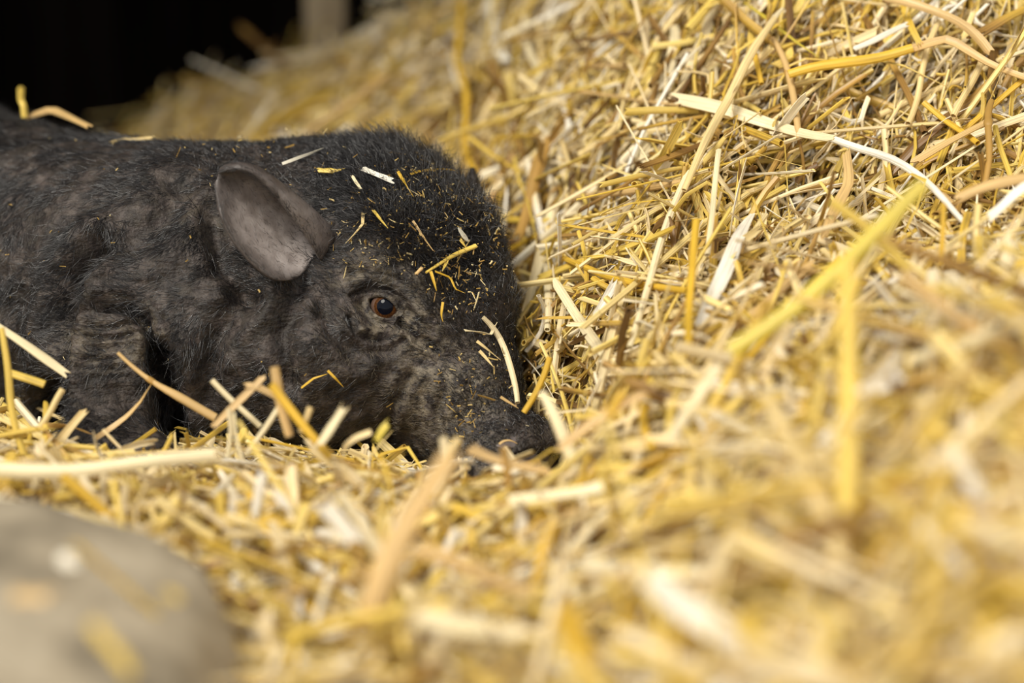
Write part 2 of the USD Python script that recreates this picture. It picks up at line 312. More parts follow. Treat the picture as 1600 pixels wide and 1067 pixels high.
CREASES = [  # where the hide folds (the line, half width px, depth m)
    ([(150, 385), (112, 440), (90, 520), (84, 600), (90, 660)], 16, 0.013),
    ([(160, 478), (200, 480), (228, 505), (245, 555), (250, 610)], 9, 0.009),
    ([(250, 560), (262, 620), (280, 680)], 20, 0.016),
    ([(175, 462), (215, 468), (245, 500), (262, 540)], 5, 0.003),
    ([(626, 502), (652, 528), (684, 546)], 5, 0.005), ([(640, 490), (668, 520), (690, 560)], 6, 0.002),
    ([(548, 462), (575, 452), (605, 452), (634, 470)], 3.5, 0.0022),
    ([(545, 500), (556, 522), (585, 532), (615, 524), (626, 508)], 5, 0.0045),
    ([(535, 430), (580, 424), (630, 440), (660, 470)], 7, 0.0022),
    ([(540, 530), (570, 552), (612, 548), (630, 530)], 7, 0.0030),
    ([(500, 470), (520, 520), (560, 570)], 10, 0.003), ([(470, 450), (440, 520), (450, 600)], 16, 0.005),
    ([(640, 590), (610, 640), (600, 690)], 9, 0.003), ([(700, 600), (680, 650), (690, 700)], 7, 0.0022),
    ([(740, 590), (735, 640), (760, 690)], 6, 0.002), ([(330, 330), (350, 420), (400, 470)], 16, 0.005),
    ([(280, 300), (240, 360), (180, 390)], 22, 0.005), ([(380, 470), (330, 540), (320, 620)], 18, 0.005)]
def detail(p):
    X, Y = spx(p)
    front = 1 / (1 + np.exp(-(p[..., 2] + 0.12) / 0.02))
    d = np.zeros(X.shape)
    for pts, wpx, dep in CREASES:
        r = segdist(X, Y, pts)
        d += (1.7 if wpx > 7.5 else 1.25) * dep * (gauss(r, wpx) - 0.35 * gauss(r - 2.0 * wpx, wpx)) * front
    leg = win(X, 96, 232, 9) * win(Y, 476, 625, 14) * front              # wrinkled upper leg
    ph = (Y + 0.0016 * (X - 165) ** 2 + 9 * (meshkit.noise(np.stack([X / 34, Y / 40, 0 * X], -1), 4) - 0.5)) / 15.5
    d += leg * 0.0042 * (0.5 + 0.5 * np.cos(2 * np.pi * ph)) ** 2
    lump = meshkit.fbm(p * 28.0, 3, 3) - 0.5
    fine = np.abs(meshkit.fbm(p * 95.0, 3, 5) - 0.5)
    e = np.linalg.norm(p - EYE, axis=-1)
    keep = np.clip((e - 0.014) / 0.012, 0, 1)
    rows = meshkit.fbm(np.stack([p[..., 0] * 22 + p[..., 1] * 10, p[..., 1] * 70 - p[..., 0] * 30, p[..., 2] * 22], -1), 3, 9) - 0.5
    d += keep * (-0.010 * lump - 0.0045 * (fine - 0.12) + 0.006 * rows)
    return d
def full_sdf(p): return base_sdf(p).astype(np.float64) + detail(p)

def axis_points(segs):
    out = [segs[0][0]]
    for a, b, h in segs:
        n = max(1, int(round((b - a) / h)))
        out += list(a + (b - a) * (np.arange(n) + 1) / n)
    return np.array(out)
ex, ey, ez = EYE
XS = axis_points([(-1.12, -0.5, 0.014), (-0.5, -0.30, 0.0055), (-0.30, ex - 0.03, 0.0034), (ex - 0.03, ex + 0.03, 0.0012), (ex + 0.03, 0.10, 0.0034)])
YS = axis_points([(-0.27, -0.14, 0.006), (-0.14, ey - 0.026, 0.0034), (ey - 0.026, ey + 0.026, 0.0012), (ey + 0.026, 0.23, 0.0036)])
ZS = axis_points([(-0.70, -0.35, 0.015), (-0.35, -0.14, 0.008), (-0.14, ez - 0.024, 0.0036), (ez - 0.024, ez + 0.016, 0.0013), (ez + 0.016, 0.15, 0.0036)])

def surface_nets(f, xs, ys, zs):
    F = np.empty((len(xs), len(ys), len(zs)), np.float32)
    for i0 in range(0, len(xs), 24):
        g = np.stack(np.meshgrid(xs[i0:i0 + 24], ys, zs, indexing="ij"), -1).astype(np.float32)
        F[i0:i0 + 24] = f(g)
    S = F < 0
    nx, ny, nz = F.shape
    cnt = np.zeros((nx - 1, ny - 1, nz - 1), np.int16)
    pos = np.zeros((nx - 1, ny - 1, nz - 1, 3), np.float32)
    for ax in range(3):
        o = [a for a in range(3) if a != ax]
        for u in (0, 1):
            for v in (0, 1):
                sl0 = [None] * 3; sl1 = [None] * 3
                sl0[ax] = slice(0, -1); sl1[ax] = slice(1, None)
                for a, k in ((o[0], u), (o[1], v)):
                    n = F.shape[a]
                    sl0[a] = sl1[a] = slice(k, n - 1 + k)
                A, B = F[tuple(sl0)], F[tuple(sl1)]
                c = (A < 0) != (B < 0)
                t = np.where(c, A / np.where(c, A - B, 1), 0)
                cnt += c
                pos[..., ax] += t
                pos[..., o[0]] += u * c; pos[..., o[1]] += v * c
    act = cnt > 0
    idx = -np.ones(cnt.shape, np.int64); idx[act] = np.arange(act.sum())
    ijk = np.argwhere(act)
    loc = ijk + pos[act] / cnt[act][:, None]
    verts = np.stack([np.interp(loc[:, a], np.arange(len(s)), s) for a, s in enumerate((xs, ys, zs))], -1)
    quads = []
    for ax in range(3):
        o = [(ax + 1) % 3, (ax + 2) % 3]
        sl0 = [slice(1, -1)] * 3; sl1 = [slice(1, -1)] * 3
        sl0[ax] = slice(0, -1); sl1[ax] = slice(1, None)
        A, B = S[tuple(sl0)], S[tuple(sl1)]
        e = np.argwhere(A != B); flip = A[A != B]
        e[:, o[0]] += 1; e[:, o[1]] += 1
        def at(du, dv):
            c = e.copy(); c[:, o[0]] -= du; c[:, o[1]] -= dv
            return idx[c[:, 0], c[:, 1], c[:, 2]]
        q = np.stack([at(1, 1), at(0, 1), at(0, 0), at(1, 0)], -1)
        q[~flip] = q[~flip][:, ::-1]
        quads.append(q)
    return verts, np.vstack(quads)
def gradient(f, p, e=0.0006):
    return np.stack([(f(p + d) - f(p - d)) / (2 * e) for d in np.eye(3) * e], -1)
def settle(v, f, n):
    for _ in range(n):
        g = gradient(f, v); val = f(v)
        v = v - np.clip(val / np.maximum((g * g).sum(-1), 0.2), -0.006, 0.006)[:, None] * g
    return v

pv, pq = surface_nets(base_sdf, XS, YS, ZS)
pv = settle(pv, lambda q: base_sdf(q).astype(np.float64), 2)
g0 = gradient(lambda q: base_sdf(q).astype(np.float64), pv, 0.0012); g0 /= np.linalg.norm(g0, axis=1, keepdims=True) + 1e-9
pv = pv - g0 * detail(pv)[:, None]
pf = np.vstack([pq[:, [0, 1, 2]], pq[:, [0, 2, 3]]])
_, _, pn = meshkit.arrays((pv, pf), True)
if (pn * g0).sum(-1).mean() < 0:
    pf = pf[:, ::-1]; pn = -pn
PIGTREE = cKDTree(pv)
# smooth visible surface of the pig at a pixel, for laying things on it
def pig_depth(px, py):
    X, Y = spx(pv)
    near = (np.hypot(X - px, Y - py) < 7) & (pn[:, 2] > -0.1)
    return (1.9 - pv[near, 2].max()) if near.any() else None

# head coordinates of every skin point, for the coat and the dust
hs = (pv - HO) @ HR.T
PX_, PY_ = spx(pv)
def zone(X, Y, cx, cy, rx, ry, soft=0.25):
    return np.clip((1 - np.hypot((X - cx) / rx, (Y - cy) / ry)) / soft, 0, 1)
def band(X, Y, pts, w): return np.clip(1.6 - 1.6 * segdist(X, Y, pts) / w, 0, 1)
dust = np.maximum.reduce([0.9 * zone(PX_, PY_, 700, 610, 120, 110, 0.6), 0.95 * band(PX_, PY_, [(625, 505), (665, 545), (700, 600)], 38), 0.6 * band(PX_, PY_, [(530, 425), (590, 412), (650, 440), (680, 500)], 32),
                          0.75 * zone(PX_, PY_, 592, 492, 50, 46, 0.5), 0.5 * band(PX_, PY_, [(170, 470), (220, 478), (258, 540)], 16), 0.40 * band(PX_, PY_, [(110, 540), (220, 540)], 60),
                          0.25 * zone(PX_, PY_, 330, 330, 120, 60, 0.8), 0.55 * zone(PX_, PY_, 720, 700, 110, 60, 0.6), 0.10 + 0 * PX_])

pig = xform("pig", to_world(V(250, 700, 1.9)))
tag(pig, "black hairy pig lying in the straw with its chin down, one eye open", "pig")
PIG = str(pig.GetPath())
PORG = to_world(V(250, 700, 1.9))
def in_pig(v): return to_world(v) - PORG
bm = UsdGeom.Mesh.Define(stage, PIG + "/body")
bm.CreatePointsAttr(Vt.Vec3fArray.FromNumpy(in_pig(pv).astype(np.float32)))
bm.CreateFaceVertexCountsAttr(Vt.IntArray.FromNumpy(np.full(len(pf), 3, np.int32)))
bm.CreateFaceVertexIndicesAttr(Vt.IntArray.FromNumpy(pf.astype(np.int32).ravel()))
bm.CreateSubdivisionSchemeAttr("none")
bm.CreateNormalsAttr(Vt.Vec3fArray.FromNumpy(vec_world(pn).astype(np.float32))); bm.SetNormalsInterpolation("vertex")
UsdGeom.PrimvarsAPI(bm).CreatePrimvar("dust", Sdf.ValueTypeNames.FloatArray, "vertex").Set(Vt.FloatArray.FromNumpy(dust.astype(np.float32)))
UsdShade.MaterialBindingAPI.Apply(bm.GetPrim()).Bind(SKIN)

def sheet(grid, thick, close=True):
    """a curved sheet (n x m x 3) with thickness"""
    n, m = grid.shape[:2]
    du, dv = np.gradient(grid, axis=0), np.gradient(grid, axis=1)
    nn = np.cross(du, dv); nn /= np.linalg.norm(nn, axis=-1, keepdims=True) + 1e-12
    th = np.asarray(thick) * 0.5
    A, B = (grid + nn * th).reshape(-1, 3), (grid - nn * th).reshape(-1, 3)
    i, j = np.meshgrid(np.arange(n - 1), np.arange(m - 1), indexing="ij")
    q = np.stack([i * m + j, (i + 1) * m + j, (i + 1) * m + j + 1, i * m + j + 1], -1).reshape(-1, 4)
    k = n * m
    rim = [(a * m, 1, 0) for a in ()]
    edge = [i_ * m for i_ in range(n)][::-1] + list(range(m)) [1:] + [i_ * m + m - 1 for i_ in range(1, n)] + [(n - 1) * m + j_ for j_ in range(m - 2, 0, -1)]
    e = np.array(edge); e2 = np.roll(e, -1)
    r = np.stack([e, e2, e2 + k, e + k], -1)
    f = np.vstack([q, q[:, ::-1] + k, r])
    return np.vstack([A, B]), f
def interp_rows(t, ts, pts): return np.stack([np.interp(t, ts, np.array(pts)[:, a]) for a in range(np.array(pts).shape[1])], -1)
def smooth_rows(a, n=2):
    for _ in range(n):
        a[1:-1] = (a[:-2] + 2 * a[1:-1] + a[2:]) / 4
    return a

# near ear: bottom edge, hollow, upper edge rolled over towards the lens
ts = [0, 0.15, 0.35, 0.55, 0.75, 0.9, 1.0]
low = [(484, 408), (466, 437), (428, 440), (392, 412), (357, 368), (338, 320), (336, 290)]
top = [(522, 372), (512, 346), (478, 316), (440, 286), (404, 260), (370, 253), (345, 262)]
cur = [(500, 408), (492, 392), (462, 348), (428, 302), (394, 272), (364, 262), (343, 272)]
t = np.linspace(0, 1, 30)
Lo, To, Cu = (smooth_rows(interp_rows(t, ts, x), 4) for x in (low, top, cur))
eb = 0.5 * ((pig_depth(500, 385) or 1.9) + (pig_depth(470, 400) or 1.9))
m1, m2 = 20, 9
ear = np.zeros((len(t), m1 + m2, 3))
for i, ti in enumerate(t):
    dep = eb + 0.004 - 0.050 * min(1, ti * 1.15)
    fullness = math.sin(math.pi * min(1, 0.30 + 0.70 * ti)) ** 0.7 if ti < 1 else 0
    fullness = max(0.12, min(1, 0.30 + 1.9 * ti)) * (1 - ti ** 5) 
    for j in range(m1):
        s = j / (m1 - 1)
        xy = Lo[i] + (To[i] - Lo[i]) * s
        z = (0.024 * (1 - s) ** 1.4 - 0.024 * math.sin(math.pi * s ** 1.4) - 0.004 * s) * fullness
        z += 0.0016 * math.exp(-((s - 0.50 - 0.05 * ti) / 0.03) ** 2) * win(ti, 0.05, 0.62, 0.05)          # the fold across the hollow
        ear[i, j] = V(xy[0], xy[1], dep - z)
    for j in range(m2):
        s = (j + 1) / m2
        a = s * math.pi * 0.62
        xy = To[i] + (Cu[i] - To[i]) * (1 - math.cos(a)) / (1 - math.cos(math.pi * 0.62)) + np.array([0, -1.5]) * math.sin(math.pi * s) 
        z = (-0.004 + 0.022 * math.sin(a)) * fullness
        ear[i, m1 + j] = V(xy[0], xy[1], dep - z)
for _ in range(3):
    ear[:, 1:-1] = (ear[:, :-2] + 2 * ear[:, 1:-1] + ear[:, 2:]) / 4
EAR = ear.copy()
e_v, e_f = sheet(ear, 0.0026)
e1 = put("ear", (in_pig(e_v), e_f), EARSKIN, PIG, True)
_s, _t = np.meshgrid(np.concatenate([np.linspace(0, 0.8, m1), np.linspace(0.82, 1, m2)]), np.linspace(0, 1, len(ear)))
_b = np.clip(win(_s, 0.10, 0.60, 0.045) * win(_t, -0.2, 0.80, 0.05) * (0.75 + 0.5 * meshkit.fbm(np.stack([_s * 9, _t * 5, 0 * _s], -1), 3, 2)), 0.0, 1) + 0.35 * win(_s, 0.84, 1.2, 0.03) * win(_t, -0.3, 0.5, 0.1) + 0.12
UsdGeom.PrimvarsAPI(e1).CreatePrimvar("bare", Sdf.ValueTypeNames.FloatArray, "vertex").Set(Vt.FloatArray.FromNumpy(np.concatenate([_b.ravel()] * 2).astype(np.float32)))
tag(e1, "near ear, grey bare hollow turned to the front, upper rim rolled over")
# far ear: a small rounded tip behind the crown
t = np.linspace(0, 1, 14); m = 11
ear2 = np.zeros((len(t), m, 3))
for i, ti in enumerate(t):
    c = np.array([742 - 4 * ti, 392 - 130 * ti]); wd = 19 * math.sqrt(max(0.02, 1 - ti ** 2.6)) * (0.75 + 0.25 * math.sin(math.pi * ti))
    for j in range(m):
        s = 2 * j / (m - 1) - 1
        ear2[i, j] = V(c[0] + wd * s, c[1] + 4 * s * s, 2.02 - 0.01 * (1 - s * s) + 0.012 * ti)
e_v, e_f = sheet(ear2, 0.003)
e2 = put("ear", (in_pig(e_v), e_f), SKIN, PIG, True)
tag(e2, "far ear, only its dark rounded tip shows behind the crown")

# the eye
def cap(c, n, r, ang, k=14, seg=32, r2=None):
    n = n / np.linalg.norm(n); x = np.cross(n, [0, 1.0, 0.1]); x /= np.linalg.norm(x); y = np.cross(n, x)
    th = np.linspace(0, ang, k)[1:]; ph = np.linspace(0, 2 * np.pi, seg, endpoint=False)
    v = [c + n * r]
    for a in th:
        for b in ph: v.append(c + r * (math.cos(a) * n + math.sin(a) * (math.cos(b) * x + math.sin(b) * y)))
    f = [(0, 1 + j, 1 + (j + 1) % seg) for j in range(seg)]
    for i in range(len(th) - 1):
        for j in range(seg):
            a, b = 1 + i * seg + j, 1 + i * seg + (j + 1) % seg
            f += [(a, a + seg, b + seg), (a, b + seg, b)]
    return np.array(v), np.array(f)
LOOKDIR = EN + 0.10 * EU
ball = trimesh.creation.icosphere(4, EB)
eye = put("eye", (in_pig(np.array(ball.vertices) + EC), ball.faces), EYEWHITE, PIG, True)
tag(eye, "open dark eye with a brown iris")
v_, f_ = cap(EC, LOOKDIR, EB + 0.0003, 0.74); put("iris", (in_pig(v_), f_), IRIS, str(eye.GetPath()), True)
v_, f_ = cap(EC, LOOKDIR, EB + 0.0005, 0.50); put("pupil", (in_pig(v_), f_), PUPIL, str(eye.GetPath()), True)

# the bare nose plate at the snout's end, with its two nostrils
rr_, aa_ = np.linspace(0, 1, 26), np.linspace(0, 2 * np.pi, 72, endpoint=False)
RR, AA = np.meshgrid(rr_, aa_, indexing="ij")
yy, zz = 0.0375 * RR * np.cos(AA), 0.0420 * RR * np.sin(AA)
xx = 0.268 - 0.016 * RR ** 5 + 0.10 * yy + 0.0025 * np.sin(math.pi * np.clip(RR * 1.1, 0, 1)) - 0.004 * RR ** 14
for sg in (-1, 1): xx -= 0.013 * np.exp(-(((zz - sg * 0.0145) / 0.0052) ** 2 + ((yy + 0.002) / 0.0085) ** 2) ** 1.5)
xx -= 0.0022 * np.exp(-((yy - 0.028) / 0.0025) ** 2)
np_ = HO + xx[..., None] * HA + (yy - 0.029)[..., None] * HD + (zz - 0.011)[..., None] * HL
nv, nf = [], []
M72 = 72
nv = np_.reshape(-1, 3)
i_, j_ = np.meshgrid(np.arange(25), np.arange(M72), indexing="ij"); j2_ = (j_ + 1) % M72
q_ = np.stack([i_ * M72 + j_, (i_ + 1) * M72 + j_, (i_ + 1) * M72 + j2_, i_ * M72 + j2_], -1).reshape(-1, 4)
nf = np.vstack([q_[:, [0, 1, 2]], q_[:, [0, 2, 3]]])
c_ = np.cross(nv[nf[800, 1]] - nv[nf[800, 0]], nv[nf[800, 2]] - nv[nf[800, 0]])
if c_ @ HA < 0: nf = nf[:, ::-1]
nose = put("nose", (in_pig(nv), nf), NOSESKIN, PIG, True)
tag(nose, "bare grey nose plate half sunk in the straw")

# ------------------------------------------------------------------ the shelter: floor, back wall, low roof, a post; the stone in the near corner
def box(x0, x1, y0, y1, z0, z1):
    b = trimesh.creation.box([x1 - x0, y1 - y0, z1 - z0]); b.apply_translation([(x0 + x1) / 2, (y0 + y1) / 2, (z0 + z1) / 2]); return b
def setting(name, mesh, m):
    return tag(put(name, mesh, m), kind="structure")
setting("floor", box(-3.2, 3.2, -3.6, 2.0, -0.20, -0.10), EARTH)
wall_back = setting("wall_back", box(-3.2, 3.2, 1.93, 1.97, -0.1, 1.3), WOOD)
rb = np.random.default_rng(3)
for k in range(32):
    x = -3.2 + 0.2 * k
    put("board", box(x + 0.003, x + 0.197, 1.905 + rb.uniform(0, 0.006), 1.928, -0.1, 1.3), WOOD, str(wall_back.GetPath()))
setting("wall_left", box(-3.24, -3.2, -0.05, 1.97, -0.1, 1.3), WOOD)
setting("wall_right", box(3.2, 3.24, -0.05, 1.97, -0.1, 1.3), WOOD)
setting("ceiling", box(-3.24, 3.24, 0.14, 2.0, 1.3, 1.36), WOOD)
pc = P(509, 30, 3.08)
post = trimesh.creation.box([0.050, 0.050, 1.40]); post.apply_translation([pc[0], pc[1], 0.60])
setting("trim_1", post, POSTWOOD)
tag(stage.GetPrimAtPath("/World/trim_1"), "pale wooden post against the dark back wall, left of the bank")

ico = trimesh.creation.icosphere(5, 1.0)
v = np.array(ico.vertices)
v = np.sign(v) * np.abs(v) ** 0.62; v /= (np.abs(v) ** 5).sum(1, keepdims=True) ** (1 / 5)
v = v * np.array([0.30, 0.26, 0.11])
vn = v / np.linalg.norm(v, axis=1, keepdims=True)
v = v + vn * (0.035 * (meshkit.fbm(v * 9, 4, 3) - 0.5) + 0.010 * (meshkit.fbm(v * 40, 3, 8) - 0.5))[:, None]
rc = P(130, 930, 1.33)
v[:, 2] -= 0.10 * v[:, 0] ; v[:, 2] -= 0.02
ROCKC = np.array([-0.455, -0.665, 0.072])
st = put("stone", (v + ROCKC, ico.faces), ROCK, smooth=True, origin=ROCKC)
tag(st, "blurred grey-brown stone with straw scraps on it in the near left corner", "stone")
ROCKV = v + ROCKC

# ------------------------------------------------------------------ the coat: single hairs
rng = np.random.default_rng(11)
def put_hair(name, root, pts, width, material, parent=PIG, label=None):
    n, k = pts.shape[:2]
    c = UsdGeom.BasisCurves.Define(stage, numbered(f"{parent}/{name}"))
    c.CreateTypeAttr("linear")
    c.CreateCurveVertexCountsAttr(Vt.IntArray.FromNumpy(np.full(n, k, np.int32)))
    c.CreatePointsAttr(Vt.Vec3fArray.FromNumpy(in_pig(pts.reshape(-1, 3)).astype(np.float32)))
    wd = (width[:, None] * np.linspace(1, 0.25, k)[None]).astype(np.float32)
    c.CreateWidthsAttr(Vt.FloatArray.FromNumpy(wd.ravel())); c.SetWidthsInterpolation("vertex")
    UsdShade.MaterialBindingAPI.Apply(c.GetPrim()).Bind(material)
    tag(c.GetPrim(), label=label, kind="stuff")
def grow(root, nrm, flow, stand, length, k=5, curl=0.25, messy=0.35):
    n = len(root)
    fl = flow + messy * rng.normal(size=(n, 3))
    fl -= nrm * (fl * nrm).sum(-1, keepdims=True); fl /= np.linalg.norm(fl, axis=1, keepdims=True) + 1e-9
    st = np.clip(stand + 0.14 * rng.normal(size=n), 0.06, 1.3)[:, None]
    d = fl * (1.05 - 0.6 * np.minimum(st, 1)) + nrm * st; d /= np.linalg.norm(d, axis=1, keepdims=True)
    b = np.cross(d, rng.normal(size=(n, 3))); b /= np.linalg.norm(b, axis=1, keepdims=True) + 1e-9
    b = b * curl * rng.uniform(0.2, 1.3, (n, 1)) + 0.35 * (fl - d) 
    s = np.linspace(0, 1, k)[None, :, None]
    return root[:, None] - 0.0006 * nrm[:, None] + length[:, None, None] * (s * d[:, None] + s * s * b[:, None])
tri = pf[(pn[pf].mean(1)[:, 2] > -0.45) & (pv[pf].mean(1)[:, 0] > -0.52)]
tc, tnn = pv[tri].mean(1), pn[tri].mean(1)
ta = 0.5 * np.linalg.norm(np.cross(pv[tri[:, 1]] - pv[tri[:, 0]], pv[tri[:, 2]] - pv[tri[:, 0]]), axis=1)
tX, tY = spx(tc)
eyed = np.linalg.norm(tc - EYE, axis=1)
mane = band(tX, tY, [(360, 232), (520, 250), (640, 320), (725, 400), (768, 520), (785, 640)], 95)
mane = np.clip(mane, 0, 1)
snoutz = np.clip((((tc - HO) @ HA) - 0.10) / 0.08, 0, 1) * (1 - mane)
bare = np.clip((eyed - 0.013) / 0.013, 0, 1)
brow = band(tX, tY, [(520, 420), (600, 405), (660, 440), (690, 520)], 34) * (1 - mane)
def pick(weight, n):
    p = ta * weight; i = rng.choice(len(tri), n, p=p / p.sum())
    r = rng.random((n, 2)); r1 = np.sqrt(r[:, :1]); wts = np.concatenate([1 - r1, r1 * (1 - r[:, 1:]), r1 * r[:, 1:]], 1)[:, :, None]
    return i, (pv[tri[i]] * wts).sum(1), tnn[i] / np.linalg.norm(tnn[i], axis=1, keepdims=True)
def clumpy(p, sc, seed): return meshkit.fbm(p * sc, 2, seed)
def body_flow(p):
    a = (clumpy(p, 22.0, 21) - 0.5) * 3.4
    base = math.radians(207) + a
    return np.stack([np.cos(base), np.sin(base), 0 * base], -1)
# 1 the body coat
tuft = np.clip((clumpy(tc, 48.0, 31) - 0.40) * 5, 0.05, 1)
i, r, n = pick((1 - mane) * (1 - 0.55 * snoutz) * bare * tuft * (1 - 0.4 * brow) * (1 - 0.55 * zone(tX, tY, 165, 550, 80, 100, 0.3)), 44000)
hn = (r - HO) @ HR.T
head = np.clip((hn[:, 0] - 0.02) / 0.05, 0, 1) * np.clip(1.4 - np.abs(hn[:, 2]) / 0.1, 0, 1)
fl = body_flow(r) * (1 - head[:, None]) + head[:, None] * (-HA + 0.4 * body_flow(r))
L = (0.008 + 0.012 * rng.random(len(r)) ** 1.3) * (1 - 0.60 * snoutz[i]) * (0.45 + 0.55 * bare[i])
put_hair("coat", r, grow(r, n, fl, 0.22 + 0.1 * head, L, 4), 0.00036 + 0.00026 * rng.random(len(r)), HAIR)
# 2 the thick crest of the crown and nape
i, r, n = pick(mane * (0.35 + 0.65 * zone(tX, tY, 660, 340, 190, 190, 0.4)), 30000)
crown = zone(tX[i], tY[i], 650, 300, 190, 190, 0.6)
fl = -HA * 0.6 + body_flow(r) * 0.55 + 0.25 * EN
L = 0.0055 + (0.004 + 0.023 * crown) * rng.random(len(r)) ** 0.8
put_hair("crest", r, grow(r, n, fl, 0.42 + 0.30 * crown, L, 5, 0.35, 0.75), 0.00040 + 0.00026 * rng.random(len(r)), HAIR, label="dense upright bristles on crown and nape")
# 3 dusty short hairs on brow and snout
wt = (0.75 * snoutz + brow) * np.clip(clumpy(tc, 60.0, 41) * 3 - 1.2, 0.02, 1) * np.clip((eyed - 0.014) / 0.01, 0, 1)
i, r, n = pick(wt, 5200)
put_hair("face_hair", r, grow(r, n, -HA + 0.5 * body_flow(r), 0.3, 0.0035 + 0.004 * rng.random(len(r)), 4), 0.0002 + 0.00012 * rng.random(len(r)), PALEHAIR, label="short dusty grey hairs on brow and snout")
# 4 fine hairs inside the ear and along its rim, lashes
gi, gj = rng.uniform(0, 28, 1500), np.concatenate([rng.uniform(0, 27, 900), rng.choice([0.0, 27.8, 27.0], 600) + 0.2 * rng.random(600)])
a, b = gi.astype(int), np.minimum(gj.astype(int), 27)
du_, dv_ = np.gradient(EAR, axis=0), np.gradient(EAR, axis=1)
en = np.cross(du_, dv_); en /= np.linalg.norm(en, axis=-1, keepdims=True) + 1e-12
en *= np.sign(en[..., 2:3] + 1e-9)
fa, fb = (gi - a)[:, None], (gj - b)[:, None]
r = EAR[a, b] * (1 - fa) * (1 - fb) + EAR[a + 1, b] * fa * (1 - fb) + EAR[a, b + 1] * (1 - fa) * fb + EAR[a + 1, b + 1] * fa * fb
n = en[a, b]; fl = -du_[a, b] / (np.linalg.norm(du_[a, b], axis=1, keepdims=True) + 1e-9) * -1
put_hair("ear_hair", r + n * 0.0016, grow(r + n * 0.0016, n, fl, 0.25, 0.004 + 0.006 * rng.random(len(r)), 4), 0.00014 + 0.0001 * rng.random(len(r)), HAIR)
k = 26
th = np.linspace(0.25, math.pi - 0.15, k)
r = EC + (0.0125 * np.cos(th))[:, None] * EU + (0.0068 * np.sin(th))[:, None] * EW + EN * (EB + 0.001 - 0.004 * np.abs(np.cos(th)))[:, None]
n = EN + 0.6 * (np.sin(th)[:, None] * EW + np.cos(th)[:, None] * EU)
put_hair("eyelash", r, grow(r, n / np.linalg.norm(n, axis=1, keepdims=True), np.tile(EW * 0.5 + EU * -0.2, (k, 1)), 0.7, np.full(k, 0.006), 5, 0.15, 0.1), np.full(k, 0.0003), HAIR)

# ------------------------------------------------------------------ straw shapes
def resample(pts, n, sharp=False):
    pts = np.asarray(pts, float)
    d = np.concatenate([[0], np.cumsum(np.linalg.norm(np.diff(pts[:, :3], axis=0), axis=1))])
    if len(pts) == 2 or sharp:
        return np.stack([np.interp(np.linspace(0, d[-1], n), d, pts[:, a]) for a in range(pts.shape[1])], -1), d[-1]
    from scipy.interpolate import PchipInterpolator
    f = PchipInterpolator(d, pts); return f(np.linspace(0, d[-1], n)), d[-1]
def frames(c, hint):
    t = np.gradient(c, axis=0); t /= np.linalg.norm(t, axis=1, keepdims=True) + 1e-12
    s = np.cross(t, hint); s /= np.linalg.norm(s, axis=1, keepdims=True) + 1e-12
    return t, s, np.cross(s, t)
def loft(rings, closed_ring=True):
    n, m = rings.shape[:2]
    i, j = np.meshgrid(np.arange(n - 1), np.arange(m if closed_ring else m - 1), indexing="ij")
    j2 = (j + 1) % m
    q = np.stack([i * m + j, i * m + j2, (i + 1) * m + j2, (i + 1) * m + j], -1).reshape(-1, 4)
    return rings.reshape(-1, 3), np.vstack([q[:, [0, 1, 2]], q[:, [0, 2, 3]]])
